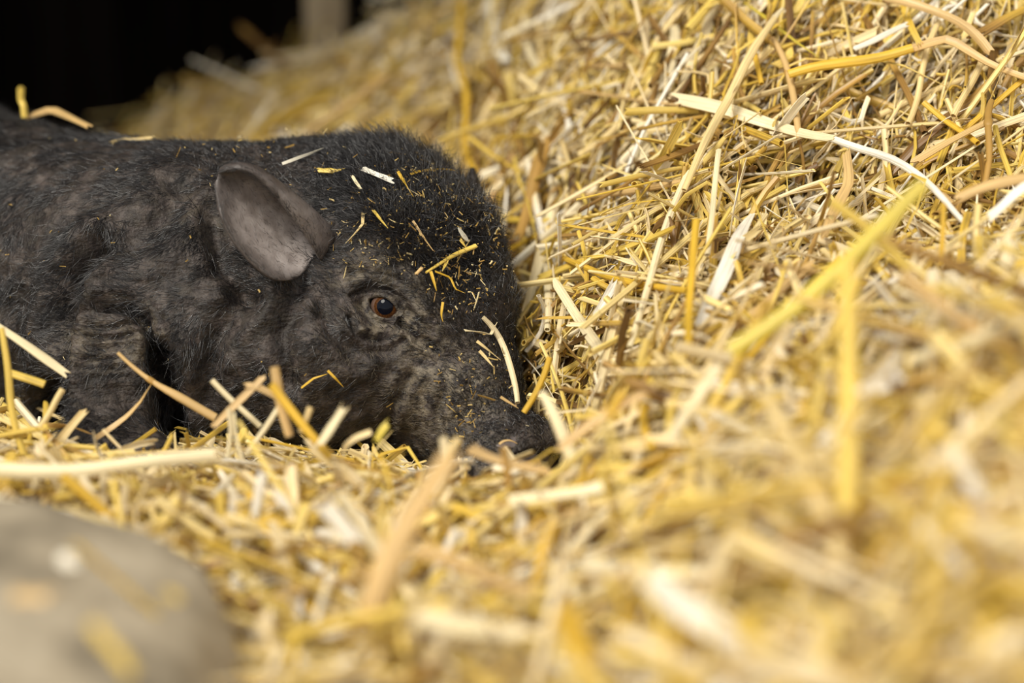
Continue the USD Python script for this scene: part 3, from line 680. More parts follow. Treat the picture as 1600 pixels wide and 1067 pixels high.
def stalk(kind, c, width, hint, seed=0, sides=8, node=None):
    """c: centre line; width: full width along it. tube = hollow straw, strip = split straw, leaf = thin blade."""
    r_ = np.random.default_rng(seed)
    n = len(c); t, s, u = frames(c, hint)
    w = np.broadcast_to(width, (n,)) * 0.5
    if kind == "tube":
        a = np.linspace(0, 2 * np.pi, sides, endpoint=False)
        flat = r_.uniform(0.65, 1.0)
        ring = lambda i, k: c[i] + k * w[i] * (np.cos(a)[:, None] * s[i] + flat * np.sin(a)[:, None] * u[i])
        rings = [ring(i, 1.0) for i in range(n)]
        L = np.linalg.norm(c[-1] - c[0])
        dp = min(0.012, L * 0.2)
        rag = 1 + 0 * a
        head = [ring(0, 0.80) + t[0] * dp, ring(0, 0.80)]
        tail = [ring(n - 1, 0.80), ring(n - 1, 0.80) - t[-1] * dp]
        rings = np.array(head + rings + tail)
        v, f = loft(rings)
        uv = np.stack([np.tile(np.arange(sides) / sides * 2, len(rings)), np.repeat(np.linspace(0, 1, len(rings)) * L * 12, sides)], -1)
        uv[:, 0] = np.abs(uv[:, 0] - 1) + seed * 0.37
        return v, f[:, ::-1], uv
    m = 5
    x = np.linspace(-1, 1, m)
    bow = r_.uniform(-0.5, 0.5) if kind == "strip" else r_.uniform(-0.2, 0.2)
    th = 0.0005 if kind == "strip" else 0.00025
    twist = np.linspace(0, r_.normal() * (0.35 if kind == "strip" else 1.0), n)
    ww = w.copy()
    if kind == "leaf": ww *= np.clip(1.05 - np.linspace(0, 1, n) ** 2.2, 0.04, 1)
    if kind == "strip": ww *= 1 + 0.10 * np.sin(np.linspace(0, 7, n) + seed)
    ca, sa = np.cos(twist)[:, None], np.sin(twist)[:, None]
    s2, u2 = s * ca + u * sa, u * ca - s * sa
    mid = c[:, None] + ww[:, None, None] * (x[None, :, None] * s2[:, None] + bow * (1 - x ** 2)[None, :, None] * u2[:, None])
    if kind == "strip":                                                  # torn ends
        mid[0] += t[0] * (r_.uniform(-1, 1, m) * w[0] * 1.2)[:, None]; mid[-1] += t[-1] * (r_.uniform(-1, 1, m) * w[-1] * 1.2)[:, None]
    topv, botv = mid + th * u2[:, None], (mid - th * u2[:, None])[:, ::-1]
    rings = np.concatenate([topv, botv], 1)
    v, f = loft(rings)
    k = 2 * m
    for e, flip in ((0, False), ((n - 1) * k, True)):
        for j in range(m - 1):
            q = [e + j, e + j + 1, e + k - 2 - j, e + k - 1 - j]
            tr = [[q[0], q[2], q[1]], [q[0], q[3], q[2]]]
            f = np.vstack([f, [x_[::-1] for x_ in tr] if flip else tr])
    L = np.linalg.norm(c[-1] - c[0])
    uu = np.concatenate([x, x[::-1]]) * 0.5 + seed * 0.37
    uv = np.stack([np.tile(uu, n), np.repeat(np.linspace(0, 1, n) * L * 12, k)], -1)
    return v, f[:, ::-1], uv

# ------------------------------------------------------------------ the bedding: a packed base and thousands of loose straws over it
bed = xform("straw_bedding"); tag(bed, "loose yellow straw bedding heaped round the pig and up the bank behind", "straw", kind="stuff")
BED = str(bed.GetPath())
gx, gy = np.linspace(-0.95, 0.95, 110), np.linspace(-1.05, 1.75, 160)
gg = np.stack(np.meshgrid(gx, gy, indexing="ij"), -1)
hz = height(gg[..., 0], gg[..., 1]) - 0.055
hz += 0.012 * (meshkit.noise(np.concatenate([gg * 40, 0 * gg[..., :1]], -1), 2) - 0.5)
gp = np.concatenate([gg, hz[..., None]], -1)
pw = to_world(pv)
# keep the base out of the pig: push it below the body
tree2 = cKDTree(pw[:, :2])
near = tree2.query_ball_point(gp[..., :2].reshape(-1, 2), 0.014)
low_ = np.array([pw[k, 2].min() - 0.012 if len(k) else 9.0 for k in near]).reshape(hz.shape)
gp[..., 2] = np.minimum(gp[..., 2], np.maximum(low_, -0.05))
v, f = loft(gp, False)
base_mesh = put("packed_base", (v, f[:, ::-1] if np.cross(v[f[0, 1]] - v[f[0, 0]], v[f[0, 2]] - v[f[0, 0]])[2] < 0 else f), HEAPBASE, BED, True)
tag(base_mesh, kind="stuff")

r2 = np.random.default_rng(5)
PROTO = []
for k in range(22):
    L = 0.10
    kind = "tube" if k < 10 else "strip" if k < 17 else "leaf"
    wd = {"tube": r2.uniform(0.0036, 0.0062), "strip": r2.uniform(0.004, 0.0085), "leaf": r2.uniform(0.0022, 0.005)}[kind]
    n = 7
    x = np.linspace(-L / 2, L / 2, n)
    bend = {"tube": 0.006, "strip": 0.010, "leaf": 0.028}[kind]
    y = r2.normal() * bend * ((2 * x / L) ** 2 - 0.5) + r2.normal() * bend * 0.3 * np.sin(x / L * 6)
    z = r2.normal() * bend * ((2 * x / L) ** 2 - 0.5)
    if k in (3, 7, 13):                                                 # kinked straws
        y += np.abs(x - 0.1 * L) * r2.choice([-0.5, 0.5]); 
    c = np.stack([x, y, z], -1)
    w = np.full(n, wd)
    if kind == "tube": w[n // 2] *= 1.18
    v, f, uv = stalk(kind, c, w, np.array([0, 0.2, 1.0]), k, 6)
    PROTO.append((kind, v, f, uv))
TINY = []
for k in range(5):
    x = np.linspace(-0.01, 0.01, 4); c = np.stack([x, r2.normal() * 18 * x * x, r2.normal() * 12 * x * x], -1)
    v, f, uv = stalk("leaf" if k < 3 else "strip", c, np.full(4, r2.uniform(0.0010, 0.0020)), np.array([0, 0.2, 1.0]), k)
    TINY.append(("bit", v, f, uv))

def scatter(name, protos, pos, axis, nrm, roll, scale, which, material, parent=BED):
    pi = UsdGeom.PointInstancer.Define(stage, f"{parent}/{name}")
    for k, (kind, v, f, uv) in enumerate(protos):
        usdkit.mesh(stage, f"{parent}/{name}/shapes/straw_{k:03d}", (v, f), material, False, uv)
    pi.CreatePrototypesRel().SetTargets([Sdf.Path(f"{parent}/{name}/shapes/straw_{k:03d}") for k in range(len(protos))])
    z = nrm - axis * (nrm * axis).sum(-1, keepdims=True); z /= np.linalg.norm(z, axis=1, keepdims=True) + 1e-12
    y = np.cross(z, axis)
    cr, sr = np.cos(roll)[:, None], np.sin(roll)[:, None]
    y, z = y * cr + z * sr, z * cr - y * sr
    m = np.stack([axis, y, z], -1)                                      # columns
    from scipy.spatial.transform import Rotation
    q = Rotation.from_matrix(m).as_quat()
    pi.CreatePositionsAttr(Vt.Vec3fArray.FromNumpy(pos.astype(np.float32)))
    pi.CreateOrientationsAttr(Vt.QuathArray([Gf.Quath(float(w), float(a), float(b), float(c)) for a, b, c, w in q]))
    pi.CreateScalesAttr(Vt.Vec3fArray.FromNumpy(scale.astype(np.float32)))
    pi.CreateProtoIndicesAttr(Vt.IntArray.FromNumpy(which.astype(np.int32)))
    tag(pi.GetPrim(), kind="stuff")

def view_area(n, margin=0.22, y0=-0.95, y1=1.5):
    out = []
    while sum(map(len, out)) < n:
        x = r2.uniform(-0.95, 0.95, n); y = r2.uniform(y0, y1, n)
        D = (y + 1.8) / 0.96
        out.append(np.stack([x, y], -1)[np.abs(x) < 0.212 * D + margin])
    return np.vstack(out)[:n]
def lay(xy, lift, flat_sd, lean=0.0, aligned=None):
    x, y = xy.T
    n = normal_at(x, y)
    pos = np.stack([x, y, height(x, y)], -1) + n * lift[:, None]
    px, py, D = project(pos)
    ang = r2.uniform(0, 2 * np.pi, len(x))
    e1 = np.cross(n, [0, 1.0, 0.0]); e1 /= np.linalg.norm(e1, axis=1, keepdims=True); e2 = np.cross(n, e1)
    d = np.cos(ang)[:, None] * e1 + np.sin(ang)[:, None] * e2
    # on the bank the straw mostly runs up to the right
    pref = np.clip((px - 820) / 120, 0, 1) * np.clip((470 - py) / 120, 0, 1) * 0.62
    sel = r2.random(len(x)) < pref
    th = np.radians(r2.normal(57, 24, len(x)))
    q = np.cos(th)[:, None] * RIGHT + np.sin(th)[:, None] * UPV
    k = -(q * n).sum(-1) / np.minimum(n @ FWD, -0.12)
    q = q + np.clip(k, -1.6, 1.6)[:, None] * FWD; q /= np.linalg.norm(q, axis=1, keepdims=True)
    d = np.where(sel[:, None], q, d)
    d = d + n * (r2.normal(0, flat_sd, len(x)) + lean)[:, None]
    return pos, d / np.linalg.norm(d, axis=1, keepdims=True), n
MX, MY = spx(pv)
PMAP = np.full((110, 160), 9.0)
_s = (MX > 0) & (MX < 960) & (MY > 0) & (MY < 1060)
np.minimum.at(PMAP, ((MY[_s] // 10).astype(int), (MX[_s] // 10).astype(int)), 1.9 - pv[_s, 2])
def hides_pig(pos, d, half):
    """straws that would stand in front of the parts of the pig that lie open to view"""
    bad = np.zeros(len(pos), bool)
    for s in np.linspace(-1, 1, 9):
        px, py, D = project(pos + d * (half * s)[:, None])
        edge = np.interp(px, [-50, 90, 110, 220, 250, 300, 430, 530, 640, 700, 750, 860], [560, 600, 680, 690, 655, 650, 668, 695, 722, 722, 708, 742])
        i, j = np.clip((py // 10).astype(int), 0, 109), np.clip((px // 10).astype(int), 0, 159)
        bad |= (px > -20) & (px < 950) & (py < edge) & (D < PMAP[i, j])  & (PMAP[i, j] < 5)
    return bad
def clear_of_pig(pos, d, half, gap=0.004):
    ok = np.ones(len(pos), bool)
    for s in np.linspace(-1, 1, 7):
        q = to_v(pos + d * (half * s)[:, None])
        inb = (q[:, 0] < 0.14)
        f = np.full(len(q), 1.0); f[inb] = base_sdf(q[inb])
        ok &= f > gap
    return ok & ~hides_pig(pos, d, half)
N = 47000
xy = view_area(N)
lift = 0.012 - 0.058 * r2.random(N) ** 0.8
pos, d, nn = lay(xy, lift, 0.20)
kind = r2.random(N)
which = np.where(kind < 0.50, r2.integers(0, 10, N), np.where(kind < 0.80, r2.integers(10, 17, N), r2.integers(17, 22, N)))
sl = np.exp(r2.normal(0.10, 0.58, N)).clip(0.22, 3.0); sw = np.exp(r2.normal(-0.45, 0.42, N)).clip(0.22, 1.5)
near_ = np.clip((-0.08 - xy[:, 1]) / 0.4, 0, 1); sw *= 1 + 0.55 * near_; sl *= 1 + 0.6 * near_
# longer straws hover and stick out of small hollows less: keep the middle on the surface
sc = np.stack([sl, sw, sw], -1)
ok = clear_of_pig(pos, d, 0.05 * sl)
ROCKZONE = lambda p: (p[:, 0] < -0.17) & (p[:, 1] < -0.40) & (p[:, 1] > -1.05)
ok &= ~ROCKZONE(pos)
px, py, D = project(pos)
vis = ok & (lift > 0.003) & (sw < np.where(py < 450, 1.05, 1.7)) & (py > 50) & (px > 15) & (px < 1585) & (py > 30) & (py < 1050) & ~((px < 790) & (py < 650) & (py > 215) & (py > 215 + 0 * px))
vis &= ~((px > 660) & (px < 980) & (py > 430) & (py < 740)) & ~((px > 1000) & (px < 1330) & (py > 40) & (py < 360)) & ~((px < 330) & (py > 790)) & (which < 17)
score = np.where(vis, sl * sw / D ** 2 * (0.6 + 0.4 * (np.abs(d @ FWD) < 0.6)), 0)
TAKEN = np.argsort(-score)[:150]
SINGLE = [(int(which[t]), pos[t], d[t], nn[t], sl[t], sw[t]) for t in TAKEN]
ok[TAKEN] = False
scatter("loose_straw", PROTO, pos[ok], d[ok], nn[ok], r2.uniform(0, 6.28, N)[ok], sc[ok], which[ok], LOOSE)
# straws standing up out of the bed
N = 3600
xy = view_area(N, 0.22)
pos, d, nn = lay(xy, r2.uniform(-0.01, 0.012, N), 0.35, 0.55)
sl = r2.uniform(0.25, 0.8, N); sw = r2.uniform(0.6, 1.1, N)
ok = clear_of_pig(pos, d, 0.05 * sl) & ~ROCKZONE(pos)
px, py, D = project(pos)
ok &= ~((px < 720) & (py < 640) & (pos[:, 1] < 0.25))
scatter("standing_straw", PROTO, pos[ok], d[ok], nn[ok], r2.uniform(0, 6.28, N)[ok], np.stack([sl, sw, sw], -1)[ok], r2.integers(0, 22, N)[ok], LOOSE)
# and more of them, long ones, in the foreground
N = 1500
xy = view_area(N, 0.15, -0.8, -0.10)
pos, d, nn = lay(xy, r2.uniform(-0.012, 0.012, N), 0.35, 0.6)
sl = r2.uniform(0.4, 1.15, N); sw = r2.uniform(0.8, 1.6, N)
ok = clear_of_pig(pos, d, 0.05 * sl) & ~ROCKZONE(pos)
px, py, D = project(pos + d * (0.05 * sl)[:, None])
ok &= ~((px < 980) & (py < 730))
scatter("foreground_straw", PROTO, pos[ok], d[ok], nn[ok], r2.uniform(0, 6.28, N)[ok], np.stack([sl, sw, sw], -1)[ok], r2.integers(0, 22, N)[ok], LOOSE)
# short broken bits
N = 16000
xy = view_area(N, 0.05, -0.35, 0.55)
pos, d, nn = lay(xy, r2.uniform(-0.02, 0.010, N), 0.45)
sl = np.exp(r2.normal(0, 0.5, N)).clip(0.3, 2.6); sw = r2.uniform(0.7, 1.6, N)
ok = clear_of_pig(pos, d, 0.01 * sl, 0.002) & ~ROCKZONE(pos)
scatter("broken_straw", TINY, pos[ok], d[ok], nn[ok], r2.uniform(0, 6.28, N)[ok], np.stack([sl, sw, sw], -1)[ok], r2.integers(0, 5, N)[ok], LOOSE)

# ------------------------------------------------------------------ single straws that can be told apart: (kind, colour, full width px, lift m or depth m, points, label)
T, S, L_ = "tube", "strip", "leaf"
STRAWS = [
 # the bank, in focus
 (S, "cream", [24, 26, 24, 20, 15], .045, [(1055, 154), (1130, 172), (1210, 194), (1262, 208), (1300, 217)], "wide pale split end of the long stalk crossing the bank, torn at its left tip"),
 (T, "white", [14, 17, 16, 12, 10], .045, [(1296, 215), (1345, 234), (1385, 246), (1425, 266), (1470, 303), (1497, 336), (1528, 374)], "white glossy stalk running down right from the torn wide strip on the bank"),
 (T, "tan", 9, .045, [(862, 146), (930, 147), (1000, 156), (1064, 166)], "thin tan stalk pointing left out of the torn wide strip on the bank"),
 (T, "straw", [10, 17, 17, 17, 14, 11], .055, [(1212, 28), (1177, 79), (1141, 152), (1112, 202), (1087, 253), (1066, 300)], "thick straw stalk crossing over the torn wide strip, frayed at its upper end"),
 (S, "cream", [8, 10, 7], .05, [(1181, 70), (1205, 35), (1222, 14)], "frayed pale tip standing off the thick crossing stalk near the top"),
 (T, "cream", [13, 15, 14, 12], .04, [(1076, 268), (1032, 380), (1010, 455), (984, 545)], "pale stalk slanting down left below the thick crossing stalk, right of the pig's head"),
 (S, "cream", 17, .015, [(1116, -5), (1104, 45), (1082, 93), (1062, 150)], "pale flat strip slanting down from the top edge, left of the thick crossing stalk"),
 (S, "cream", [14, 19, 22, 20, 15], .02, [(1053, 40), (1052, 62), (1036, 127), (1018, 200), (1009, 255)], "broad cream strip hanging steeply on the bank, left of the torn wide strip"),
 (L_, "olive", 7, .03, [(1163, 4), (1200, 31), (1240, 62), (1280, 89)], "thin yellow-green blade at the top of the bank, sloping down right"),
 (T, "tan", [11, 13, 14, 12], .03, [(1208, 60), (1233, 112), (1242, 157), (1247, 217)], "short jointed tan stalk standing above the torn wide strip"),
 (T, "golden", 10, .03, [(1178, 80), (1190, 131)], "short hollow golden stalk end beside the thick crossing stalk"),
 (T, "golden", [18, 21, 21, 18], .045, [(1232, 116), (1300, 103), (1355, 90), (1426, 76)], "thick golden stalk lying across the upper bank, left of a folded tan one"),
 (S, "tan", [18, 16, 15, 14], .05, [(1422, 77), (1482, 63), (1545, 95), (1612, 126)], "folded tan strip making a peak at the upper right, ending at the right edge"),
 (T, "straw", 12, .03, [(1467, 34), (1452, 82), (1432, 149), (1416, 190)], "straight stalk leaning below the peak of the folded tan strip"),
 (S, "tan", 17, .05, [(1380, -6), (1457, 17), (1508, 40), (1548, 81)], "tan strip sloping down right from the top edge in the upper right"),
 (T, "straw", 13, .03, [(1534, 96), (1512, 140), (1490, 182)], "straw stalk leaning left under the folded tan strip's right arm"),
 (T, "straw", 13, .012, [(1375, 179), (1457, 146), (1530, 112), (1580, 78)], "long straw stalk lying deep in the bank, rising right beneath the leaning stalk"),
 (S, "white", 11, .03, [(1335, 76), (1375, 58), (1418, 38)], "white split strip rising right, above the thick golden stalk"),
 (T, "ochre", [12, 14, 13, 11], .06, [(1549, 158), (1547, 180), (1544, 230), (1538, 288)], "upright brown-gold jointed stalk near the right edge of the bank"),
 (S, "tan", 17, .04, [(1430, 252), (1480, 223), (1544, 189)], "tan strip rising right towards the upright brown-gold stalk"),
 (T, "golden", 12, .03, [(1443, 160), (1497, 202), (1527, 224)], "golden stalk sloping down right, left of the upright brown-gold stalk"),
 (T, "yellow", 11, .03, [(1555, 198), (1566, 238), (1579, 278)], "yellow stalk just right of the upright brown-gold stalk"),
 (S, "tan", [16, 24, 26, 20], .07, [(1322, 236), (1325, 285), (1306, 330), (1286, 370)], "wide bent tan leaf hanging under the white glossy stalk"),
 (S, "white", [10, 25, 28, 26, 20], .05, [(1176, 335), (1157, 365), (1134, 420), (1110, 470), (1092, 510)], "broad white flat strip standing at the foot of the bank, centre right"),
 (T, "golden", 15, .10, [(1088, 345), (1084, 430), (1078, 490), (1073, 545)], "upright golden stalk left of the broad white strip"),
 (T, "cream", 12, .05, [(1123, 235), (1115, 310), (1105, 398)], "pale upright stalk above the upright golden one, below the torn strip"),
 (T, "tan", [12, 15, 17, 14], .035, [(880, 313), (930, 305), (985, 298), (1072, 283)], "ochre-tan stalk lying level, right of the pig's crown"),
 (T, "golden", [10, 13, 14, 13], .03, [(878, 402), (926, 424), (992, 440), (1074, 457)], "bowed golden stalk right of the pig's forehead"),
 (S, "cream", [16, 21, 21, 18], .04, [(868, 442), (905, 500), (925, 527), (944, 556)], "cream strip sloping down right, below the bowed golden stalk"),
 (S, "cream", [14, 18, 17, 14], .03, [(868, 283), (850, 375), (836, 430), (821, 486)], "cream upright strip close beside the pig's forehead"),
 (T, "cream", [17, 16, 12], .035, [(855, 415), (857, 470), (855, 515)], "short tapering cream stalk standing right of the pig's eye level"),
 (S, "ochre", [16, 24, 22, 18], .05, [(857, 220), (838, 270), (824, 325), (811, 370)], "broad brown-tan strip with a cut top beside the pig's crown"),
 (L_, "yellow", 6, .06, [(803, 246), (812, 280), (822, 308), (832, 350), (840, 394)], "thin yellow stem standing before the broad brown-tan strip"),
 (T, "cream", 15, .03, [(821, -5), (825, 68), (842, 120), (850, 222)], "long pale stalk running up to the top edge above the brown-tan strip"),
 (T, "straw", 10, .035, [(842, 38), (852, 125), (870, 200), (894, 267)], "narrow straw stalk beside the long pale stalk, bending down right"),
 (T, "cream", 14, .02, [(911, -6), (905, 90), (912, 145)], "pale upright stalk at the top edge, right of the narrow straw stalk"),
 (S, "white", [14, 16, 18, 20], .05, [(760, -4), (769, 45), (780, 75), (788, 95)], "blurred white strip at the top edge above the pig"),
 (T, "golden", 13, .10, [(722, 6), (713, 98), (730, 140), (725, 240), (744, 272)], "blurred golden kinked stalk rising behind the pig's crown"),
 (T, "straw", 13, .04, [(797, 110), (760, 175), (732, 226)], "blurred straw stalk leaning right, beside the golden kinked stalk"),
 (T, "straw", 14, .03, [(1027, 128), (962, 198), (905, 242)], "straw stalk sloping down left from the torn strip's tip"),
 (T, "straw", 12, .02, [(1064, 16), (1022, 67), (1000, 118), (972, 160)], "straw stalk at the top, sloping down left onto the tan thin stalk"),
 (T, "tan", 11, .12, [(606, 116), (540, 165), (476, 208)], "blurred tan stalk leaning right behind the pig's back"),
 (T, "tan", 13, .02, [(860, 96), (915, 102), (978, 103)], "blurred tan stalk lying level in the upper middle of the bank"),
 (S, "white", 10, .03, [(878, 152), (890, 200)], "short white strip under the level thin tan stalk"),
 (S, "white", 16, .035, [(962, 440), (932, 492)], "short white strip below the bowed golden stalk"),
 (L_, "grey", 12, .04, [(926, 318), (900, 350), (872, 384)], "grey-white blade slanting left above the bowed golden stalk"),
 (L_, "white", 9, .05, [(867, 402), (845, 436), (820, 464)], "thin white blade slanting left beside the pig's forehead"),
 # left, in front of the body
 (S, "cream", [10, 13, 13, 12], 1.80, [(-14, 503), (30, 532), (70, 560), (103, 584)], "pale stalk entering from the left edge before the pig's flank"),
 (T, "tan", [6, 9, 15, 15], 1.80, [(184, 551), (240, 597), (285, 624), (336, 652)], "jointed tan stalk reaching up left before the pig's foreleg"),
 (L_, "tan", [8, 9, 9, 7], 1.80, [(150, 684), (200, 648), (220, 628), (238, 600)], "thin twisted tan stalk bent up before the pig's foreleg"),
 (T, "yellow", [9, 11, 12, 12], 1.76, [(2, 512), (10, 572), (22, 650), (38, 714)], "long yellow stalk leaning at the left edge, top end free"),
 (S, "cream", [20, 24, 23, 20], 1.63, [(-30, 730), (90, 738), (210, 724), (338, 711)], "broad white stalk lying level along the straw at the left edge"),
 (T, "golden", 17, 1.60, [(97, 744), (140, 778), (176, 812)], "short golden stalk sloping down to the grey stone"),
 (T, "yellow", 14, 1.79, [(16, 583), (45, 592), (70, 601)], "yellow cut stalk end pointing right at the left edge"),
 (S, "straw", 13, 1.78, [(131, 643), (90, 692), (66, 720)], "pale yellow frayed strip leaning right before the pig's hoof"),
 (L_, "ochre", 8, 1.80, [(70, 664), (110, 664), (145, 680)], "brown-gold arched blade at the foot of the pig's foreleg"),
 (T, "straw", 10, 1.77, [(98, 608), (80, 640), (60, 672)], "straw stalk leaning right before the dark gap behind the foreleg"),
 (T, "yellow", 9, 1.78, [(30, 690), (90, 695), (150, 700)], "yellow stalk lying level under the pig's foreleg"),
 (T, "tan", [15, 17, 16, 14], 1.69, [(429, 573), (434, 600), (441, 640), (452, 684)], "blurred brown-tan stalk standing upright before the pig's jowl"),
 (T, "golden", 14, 1.68, [(424, 600), (470, 660), (517, 714)], "blurred golden stalk sloping down right from the upright brown-tan stalk"),
 (T, "cream", 9, 1.76, [(331, 594), (368, 630), (407, 668)], "cream stalk sloping down right before the pig's throat"),
 (S, "tan", 11, 1.74, [(414, 586), (375, 625), (334, 666)], "tan strip leaning right, crossing the cream stalk before the pig's throat"),
 (S, "tan", 10, 1.74, [(382, 602), (402, 604), (436, 622)], "bent tan strip beside the upright brown-tan stalk"),
 (T, "cream", 9, 1.72, [(436, 636), (412, 672), (385, 710)], "narrow cream stalk leaning right below the bent tan strip"),
 (S, "cream", 7, 1.72, [(357, 640), (360, 676), (356, 715)], "narrow pale strip standing upright, left of a twin beside it"),
 (S, "cream", 7, 1.71, [(364, 646), (370, 690), (378, 722)], "narrow pale strip leaning slightly, right of its upright twin"),
 (S, "cream", 15, 1.67, [(537, 638), (520, 664), (500, 694)], "blurred pale strip leaning right under the pig's jowl"),
 (T, "straw", 10, 1.70, [(485, 636), (478, 655), (470, 676)], "short straw stalk end left of the pale strip under the jowl"),
 (S, "olive", 11, 1.68, [(607, 661), (598, 672), (588, 690)], "small yellow-green tip before the pig's muzzle"),
 (L_, "straw", 10, 1.68, [(580, 675), (555, 684), (540, 696), (533, 730)], "arched green-straw blade under the pig's muzzle"),
 (S, "white", 26, 1.50, [(504, 786), (530, 818), (558, 848)], "short thick white stalk in the blurred foreground below the muzzle"),
 (S, "cream", 20, 1.48, [(531, 770), (565, 820), (600, 876)], "cream strip right of the short thick white stalk"),
 (S, "tan", [28, 36, 38, 40, 40], 1.38, [(704, 712), (672, 760), (635, 820), (600, 895), (572, 970)], "big blurred tan stalk leaning right below the pig's snout"),
 (S, "white", 17, 1.58, [(432, 768), (450, 797)], "short white scrap left of the short thick white stalk"),
 (S, "white", 15, 1.60, [(411, 738), (405, 770), (399, 802)], "short white upright strip below the upright brown-tan stalk"),
 (T, "cream", [14, 18, 18], 1.62, [(692, 683), (697, 716), (678, 772)], "forked pale stalk's left arm before the pig's snout"),
 (T, "straw", 14, 1.62, [(717, 684), (707, 700), (697, 718)], "forked pale stalk's short right arm before the pig's snout"),
 (T, "ochre", 12, 1.60, [(787, 698), (792, 730), (795, 760)], "brown-gold upright scrap right before the pig's nose"),
 (S, "tan", [18, 14, 12], 1.64, [(733, 700), (790, 722), (858, 737)], "tan strip lying across the pig's nose"),
 (T, "cream", [12, 18, 22, 24], 1.66, [(847, 614), (862, 640), (880, 680), (906, 750)], "pale tapering stalk standing right of the pig's snout"),
 (T, "golden", [10, 10, 9], 1.82, [(859, 558), (838, 612), (819, 645)], "golden stalk leaning right beside the pig's snout"),
 (T, "yellow", 14, 1.60, [(150, 800), (148, 860)][:0] or [(345, 768), (346, 830)], "upright yellow scrap near the stone's right end"),
 # blurred foreground, right
 (S, "cream", [36, 30, 30, 28], 1.26, [(905, 880), (1000, 890), (1110, 895), (1262, 891)], "long blurred pale strip lying level in the lower middle"),
 (S, "white", [44, 50, 52], 1.12, [(1018, 908), (1120, 985), (1228, 1080)], "big blurred white strip sloping to the bottom edge, under the long level strip"),
 (T, "yellow", [26, 30, 32, 32, 30], 1.27, [(1323, 405), (1326, 540), (1326, 700), (1321, 860), (1312, 1010)], "big blurred yellow stalk standing upright through the right foreground"),
 (T, "olive", [24, 26, 28, 28, 26], 1.42, [(1444, 287), (1380, 350), (1310, 420), (1220, 495), (1140, 548)], "big blurred yellow-green stalk leaning right across the bank's foot"),
 (S, "cream", [34, 36, 36], 1.20, [(1472, 754), (1432, 870), (1402, 990)], "big blurred pale strip leaning right, right of the upright yellow stalk"),
 (T, "cream", 24, 1.32, [(1346, 688), (1420, 645), (1494, 603)], "blurred cream stalk rising right, beside the upright yellow stalk"),
 (S, "white", [42, 38, 30], 1.36, [(1404, 570), (1372, 598), (1338, 622)], "broad white blurred scrap just right of the upright yellow stalk"),
 (S, "cream", 28, 1.40, [(1176, 697), (1220, 680), (1258, 662)], "short pale blurred strip left of the upright yellow stalk"),
 (T, "cream", 20, 1.50, [(1046, 688), (1085, 630), (1124, 572)], "blurred cream stalk leaning right, in the middle right of the pig's snout"),
 (S, "cream", [30, 34, 30], 1.26, [(1280, 742), (1365, 735), (1455, 722)], "pale blurred strip lying level across the upright yellow stalk"),
 (T, "straw", 28, 1.30, [(1458, 748), (1530, 690), (1606, 636)], "blurred straw stalk rising to the right edge"),
 (T, "golden", [30, 36, 32], 1.22, [(1428, 776), (1385, 830), (1342, 884)], "big blurred golden stalk leaning right in the lower right foreground"),
 (T, "olive", 32, 1.16, [(1590, 858), (1520, 902), (1452, 944)], "blurred green-yellow stalk near the right edge, low"),
 (S, "cream", 18, 1.56, [(798, 782), (870, 773), (945, 758)], "blurred cream strip lying level below the pig's nose"),
 (T, "golden", 22, 1.40, [(829, 944), (846, 880), (867, 810)], "blurred golden stalk standing right of the big tan leaning stalk"),
 (S, "cream", 34, 1.20, [(1254, 876), (1290, 915), (1328, 964)], "pale blurred strip bending down from the long level strip's right end"),
 (S, "cream", 56, 1.02, [(1490, 1078), (1545, 1035), (1612, 995)], "big pale blurred strip in the lower right corner"),
 (T, "golden", 46, 1.14, [(884, 955), (905, 1010), (928, 1075)], "big blurred golden stalk at the bottom edge, lower middle"),
 (S, "white", 22, 1.42, [(1080, 814), (1124, 795)], "small white blurred scrap above the long level strip"),
 (T, "yellow", 44, 1.10, [(1158, 962), (1195, 1015), (1238, 1075)], "big blurred yellow stalk at the bottom edge, right of the big white strip"),
 (S, "cream", 36, 1.28, [(636, 958), (720, 976), (822, 990)], "pale blurred strip lying level near the bottom, below the big tan leaning stalk"),
 (T, "tan", 26, 1.38, [(648, 857), (740, 892), (834, 926)], "blurred tan stalk sloping down right behind the big tan leaning stalk"),
 (T, "tan", 24, 1.45, [(1410, 428), (1497, 497), (1590, 556)], "blurred tan stalk sloping down to the right edge, mid-height"),
 (S, "cream", [16, 19, 18], 1.55, [(1473, 438), (1530, 486), (1574, 520)], "cream strip above the tan stalk that slopes to the right edge"),
 (S, "cream", [19, 22, 20], 1.66, [(1583, 370), (1570, 420), (1554, 468)], "broad cream strip standing near the right edge, mid-height"),
 (T, "yellow", 13, 1.70, [(1529, 368), (1535, 410), (1540, 456)], "yellow stalk standing left of the broad cream strip at the right edge"),
 (T, "yellow", 16, 1.60, [(1298, 315), (1356, 357), (1420, 422)], "yellow stalk sloping down right, above the big yellow-green leaning stalk"),
 (S, "white", 14, 1.72, [(1546, 339), (1575, 313), (1606, 288)], "white strip rising to the right edge below the bank"),
 (S, "tan", 18, 1.75, [(1495, 311), (1545, 290), (1610, 277)], "tan strip lying level at the right edge, above the white rising one"),
 (T, "golden", 9, 1.70, [(1474, 318), (1473, 365), (1469, 415)], "thin golden upright stalk below the white glossy stalk"),
 (S, "tan", 16, 1.58, [(878, 698), (950, 645), (1010, 615)], "tan strip rising right from the pale tapering stalk"),
 (T, "golden", 14, 1.58, [(950, 655), (962, 630), (975, 612)], "short golden scrap above the tan strip right of the snout"),
 # on the stone
 (S, "tan", 22, 1.185, [(18, 930), (50, 932), (80, 932)], "short tan scrap lying flat on the grey stone"),
 (T, "yellow", 20, 1.13, [(143, 974), (172, 1010), (206, 1052)], "yellow stalk lying on the front of the grey stone"),
